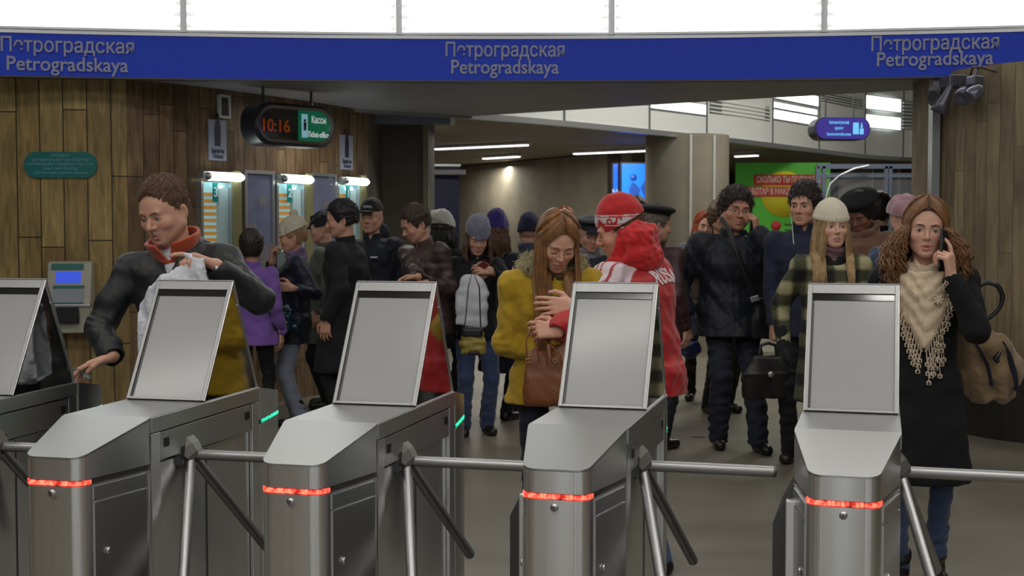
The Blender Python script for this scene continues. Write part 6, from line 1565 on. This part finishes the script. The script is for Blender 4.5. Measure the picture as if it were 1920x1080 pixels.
# pompom hat
p = bg('woman in a cream pompom hat and lilac scarf, in profile', 552, 10.1, 1.62, -74, head=(-6, 8, 0), col=cloth('navy_quilt', srgb(26, 32, 52), .5), hem=.74, bulk=1.1, female=True, legs=M_JEANL, slim=.98, boot=.16, lids=.6, hair=None,
       arms={0: A(P(508, 492, 9.95), (-.2, .5, -1), (.15, 0, 1), (.9, 0, .2), curl=(.6, .7, .5)), 1: A(P(548, 540, 9.75), (.6, .3, -.6), (-1, 0, .1), (.1, .8, .2), curl=(.7, .8, .5))})
p.beanie(cloth('cream_cable_knit', srgb(196, 190, 168), .95, .4), grow=.018, top=.03, low=.012, tilt=.3, cuff=.04, rib=14, pom=.036, pompos=(0, .035, .185), fold=.004)
p.collar(cloth('lilac_scarf', srgb(120, 100, 140)), .075, .092, 'scarf', fold=.01, open_=0, flare=1.0, th=.03); p.hair_cap(M_HAIRL, grow=.008, low=-.06, face=(.075, .09, .1), fpos=(0, -.08, -.03), amp=.002, tuft=0)
c = p.wrd(p.handpt(0, .12, .02)); o = MB().box(-.05, -.001, -.03, .05, .001, .03).build('banknote', mat('banknote', srgb(150, 140, 128), .7), None, loc=c, rot=(.2, .5, .1)); tag(o, 'folded banknote held before the face of the woman in the pompom hat', 'banknote')
r = empty('handbag', P(523, 590, 9.8), 0, 'shiny dark teal handbag of the woman in the pompom hat', 'handbag')
blob('bag_body', mat('teal_leather', srgb(24, 48, 66), .25), r, (-.17, -.1, -.17), (.17, .1, .17), .010, lambda F: (F.loft((0, 0, -.13), (0, 0, .09), [(0, .12, .06), (.5, .13, .065), (1, .08, .035)], (0, -1, 0), .01, 2.8), F.disp(folds(.008, 40, 2))))
MB().tube([V((-.06, 0, .08)), V((-.04, 0, .16)), V((.01, 0, .19)), V((.05, 0, .16)), V((.06, 0, .08))], .008, 6).build('handle', MATS['teal_leather'], r)
p = bg('man in a dark furry cap and grey green coat, in profile', 606, 11.3, 1.69, -88, head=(0, 4, 0), col=cloth('grey_green_coat', srgb(84, 88, 80)), hem=.6, bulk=1.1)
p.beanie(cloth('dark_fur', srgb(24, 26, 36), .9, .4), grow=.018, top=.01, low=.01, tilt=.1, cuff=.035, fold=.009, post=lambda F: F.ell((0, -.105, .02), (.05, .045, .010), .01))
p = bg('black haired man in a long black coat, turned to the left', 645, 9.7, 1.765, -104, head=(20, 8, 0), col=cloth('black_coat', srgb(20, 22, 30)), hem=.50, bulk=1.22, hair='short', hairm=mat('black_hair', srgb(20, 18, 18), .5), name='coat')
p = bg('man in a black cap with white script and a navy jacket', 697, 10.8, 1.79, -4, head=(-10, 0, 0), col=cloth('navy_jacket', srgb(24, 29, 44), .7), bulk=1.15, stub=.1)
cap = p.beanie(cloth('cap_black', srgb(20, 20, 22), .7), grow=.012, top=.02, low=.035, tilt=.15, cuff=0, fold=.001, post=lambda F: F.ell((0, -.12, .045), (.06, .06, .010), .006))
bvc = BVHTree.FromObject(cap, bpy.context.evaluated_depsgraph_get()); L_ = []
for k in range(40):
    x = -.032 + .064 * k / 39; z = .085 + .008 * math.sin(k * .95) * (1 if k > 5 else 1.5); o_ = V(p.hp((x + .004 * math.cos(k * .95), -.2, z))); h = bvc.ray_cast(o_, V(p.HR @ np.array((0, 1., 0))))
    if h[0]: L_.append(h[0])
MB().tube(L_, .0022, 5).build('cap_script', M_PRINT, cap)
MB().box(-.03, -.002, -.007, .03, .002, .007).build('chest_logo', M_PRINT, p.top, loc=V(p.chest) + V((.05, -.165, .04)))
h_ = p.hc + p.HR @ np.array((0, .1, -.08))
F = Fld(p.neck - .25, p.neck + .25, .012); F.ell(p.neck + (0.02, .09, .06), (.12, .06, .10), .02); F.mesh('hood', MATS['navy_jacket'], p.root)
p = bg('bareheaded man in a brown quilted jacket, looking down', 805, 9.7, 1.745, -46, head=(-16, 24, 0), lean=(5, -3), col=cloth('brown_puffer', srgb(66, 50, 48), .42), hem=.80, bulk=1.25, quilt=52, hair='short', hairm=mat('brown_hair2', srgb(62, 46, 38), .55), stub=.5, lids=.8, legs=M_JEAND,
       arms={0: A(P(786, 522, 9.3), (-.3, .8, -.6), (-.95, -.2, 0), (0, -.2, -1), curl=(.4, .5, .4)), 1: A(P(800, 530, 9.35), (.6, .6, -.6), (-.95, 0, 0), (0, .2, -1), curl=(.5, .5, .4))})
p = bg('person in a white slouchy knit hat behind the brown quilted jacket', 832, 10.9, 1.67, 158, col=M_BLK, hair='under', hairm=MATS['black_hair'], face=False, female=True, hem=.6)
p.beanie(cloth('white_knit', srgb(176, 180, 172), .95, .4), grow=.020, top=.03, low=.012, tilt=.2, cuff=.03, rib=0, slouch=.06, fold=.006)
p = bg('person in a tall purple hat with brown hair, back turned', 934, 10.6, 1.64, 150, col=cloth('dark_blue_coat', srgb(26, 28, 44)), hem=.42, hair='under', hairm=M_HAIRB, face=False, female=True, bulk=1.15, name='coat')
p.beanie(cloth('violet_knit', srgb(48, 34, 112), .9, .4), grow=.014, top=.06, low=.012, tilt=.2, cuff=.0, slouch=0, fold=.006, post=lambda F: F.ell((0, .03, .16), (.045, .05, .04), .06))
p = bg('young woman in a grey beanie looking down at a red phone', 893, 9.8, 1.625, 12, head=(-4, 18, 4), col=M_BLK, hem=.80, bulk=1.02, hair='under', hairm=M_HAIRB, female=True, legs=M_JEAN, slim=1.05, lids=.85,
       arms={0: A(P(892, 524, 9.5), (-.8, .4, -.8), (.6, -.3, .5), (.4, .7, .2), curl=(.7, .8, .5)), 1: A(P(921, 508, 9.45), (.8, .4, -.8), (-.9, -.2, .15), (-.1, .8, -.4), curl=(.5, .6, .4))})
p.beanie(cloth('grey_knit', srgb(112, 114, 134), .95, .4), grow=.018, top=.028, low=.008, tilt=.3, cuff=.04, rib=30, slouch=.03, fold=.004)
o = MB().box(-.028, -.005, -.055, .028, .005, .055, .003).build('mobile_phone', mat('phone_red', srgb(120, 20, 24), .3), None, loc=P(905, 499, 9.42), rot=(.9, .7, .2)); tag(o, 'dark red phone held by the young woman in the grey beanie', 'phone')
def fn(F): F.loft(P(882, 650 - 40, 9.42), P(888, 515, 9.4), [(0, .115, .05), (.4, .125, .06), (.8, .10, .04), (1, .055, .02)], (0, -1, 0), .02, 2.6); F.disp(folds(.006, 26, 4))
blob('plastic_bag', M_BAGW, None, P(850, 640, 9.1), P(925, 500, 9.7), .010, fn, 'white carrier bag hanging in front of the young woman in the grey beanie', 'bag')
r = empty('handbag', P(886, 637, 9.22), 0, 'small yellow and black handbag on a dark strap below the white carrier bag', 'handbag')
bb = blob('bag_body', mat('yellow_leather', srgb(150, 132, 60), .5), r, (-.13, -.08, -.14), (.13, .08, .14), .008, lambda F: (F.loft((0, 0, -.10), (0, 0, .07), [(0, .09, .045), (.5, .095, .05), (1, .06, .03)], (0, -1, 0), .01, 2.8), F.disp(folds(.005, 40, 2))))
MB().box(-.075, -.055, .02, .075, .04, .09, .02).build('flap', M_BLACK, bb); MB().box(-.03, -.06, -.11, .05, -.0, -.075, .012).build('corner_patch', M_BLACK, bb)
MB().tube([V((-.06, 0, .07)), V((-.045, 0, .2)), V((-.03, 0, .38)), V((.0, .03, .5)), V((.05, 0, .38)), V((.055, 0, .2)), V((.06, 0, .07))], .009, 6, flat=.5).build('strap', mat('strap_dark', (.03, .03, .035), .4), r)
p = bg('person in a dark navy beanie and grey blue scarf, back turned', 993, 10.9, 1.655, 176, col=M_BLK, face=False, hem=.7)
p.beanie(cloth('navy_knit', srgb(34, 34, 62), .9, .4), grow=.020, top=.03, low=-.01, tilt=.1, cuff=.04, rib=0, fold=.004); p.collar(cloth('greyblue_scarf', srgb(70, 76, 100)), .09, .095, 'scarf', fold=.01, open_=0, flare=1.0, th=.04)
p = bg('red haired woman mostly hidden behind the long haired woman in mustard', 1059, 12.6, 1.77, 16, col=M_BLK, hair='long', hairm=M_HAIRR, female=True)
p = bg('older man in a dark peaked uniform cap and dark coat behind the couple', 1106, 9.5, 1.65, 4, head=(4, 12, 0), col=cloth('uniform_grey', srgb(34, 38, 52)), bulk=1.15, stub=.3)
p.beanie(cloth('uniform_cap', srgb(30, 32, 44), .6), grow=.016, top=.004, low=.030, tilt=.22, cuff=0, fold=.001, post=lambda F: (F.ell((0, .0, .11), (.115, .125, .024), .02), F.ell((0, -.105, .035), (.06, .045, .010), .004)))
p.collar(cloth('grey_scarf2', srgb(120, 122, 134)), .07, .085, 'scarf', fold=.008, open_=0, flare=1.0, th=.02)
p = bg('older man in a black beret and maroon jacket, turned away', 1226, 9.2, 1.72, 138, head=(-30, 5, 0), col=cloth('maroon_shell', srgb(62, 34, 38), .5), bulk=1.25, hair='short', hairm=mat('grey_hair', srgb(110, 100, 92), .7), stub=.6)
p.beanie(cloth('beret_black', srgb(18, 18, 22), .85, .4), grow=.010, top=0, low=.045, tilt=.15, cuff=0, fold=.002, post=lambda F: F.ell((0, .01, .105), (.125, .135, .034), .03))
p = bg('pale woman with dark bobbed hair in front of the blue video screen', 1196, 12.8, 1.93, 8, col=M_BLK, hair='bob', female=True, hs=.86, head=(-8, 0, 0), skin=srgb(226, 190, 176))
p = bg('red haired woman in a grey coat with a phone', 1317, 11.8, 1.72, -6, head=(8, 4, 6), col=cloth('grey_coat', srgb(72, 78, 92)), hair='long', hairm=M_HAIRR, female=True, boot=.28, slim=.85, hem=.62,
       arms={0: A(P(1302, 462, 11.5), (-.8, .2, -1), (-.05, 0, 1), (.8, .4, 0), curl=(.8, .8, .5))})
phone(p, 0, 'black mobile phone held by the red haired woman in the grey coat', (.1, .1, 1), .07, .025)
r = empty('shoulder_bag', P(1294, 655, 11.5), 0, 'dark blue bag hanging beside the red haired woman in grey', 'bag')
blob('bag_body', mat('blue_leather', srgb(36, 44, 96), .5), r, (-.14, -.1, -.14), (.14, .1, .14), .012, lambda F: (F.ell((0, 0, 0), (.1, .06, .085), .01), F.disp(folds(.008, 30, 2))))
MB().tube([V((-.06, 0, .06)), V((-.03, .03, .3)), V((0, .05, .5)), V((.04, .03, .3)), V((.06, 0, .06))], .008, 6).build('strap', MATS['blue_leather'], r)
p = bg('brown haired woman in a brown coat behind the man with glasses', 1352, 11.0, 1.79, 22, col=cloth('brown_coat', srgb(74, 58, 46)), hair='bob', female=True, hairm=M_HAIRB)
p = bg('person in a camel coat and black beret, head bent down', 1622, 9.9, 1.845, -38, head=(0, 30, 0), lean=(4, 0), col=cloth('camel_coat', srgb(128, 92, 72), .95, .4), hem=.5, bulk=1.35, female=True, hair='bob', hairm=MATS['black_hair'], lids=.9, name='coat', skin=srgb(150, 104, 84))
p.beanie(cloth('beret_black', srgb(18, 18, 22)), grow=.012, top=0, low=.045, tilt=.15, cuff=0, fold=.002, post=lambda F: F.ell((0, .02, .10), (.125, .14, .045), .03))
p.collar(MATS['camel_coat'], .08, .105, 'wide_collar', fold=.008, open_=.4, flare=1.1, th=.03)
p = bg('person with bushy black hair behind the camel coat at the booth', 1648, 11.2, 1.86, 150, col=M_BLK, hair='bob', hairm=MATS['black_hair'], face=False)
p = bg('person in a dusty pink knitted hat hidden behind the curly haired woman', 1699, 8.1, 1.74, 20, col=cloth('slate_jacket', srgb(60, 72, 100)), face=False, bulk=1.0)
p.beanie(cloth('pink_knit', srgb(160, 120, 130), .95, .5), grow=.018, top=.02, low=.01, tilt=.2, cuff=.03, fold=.006)
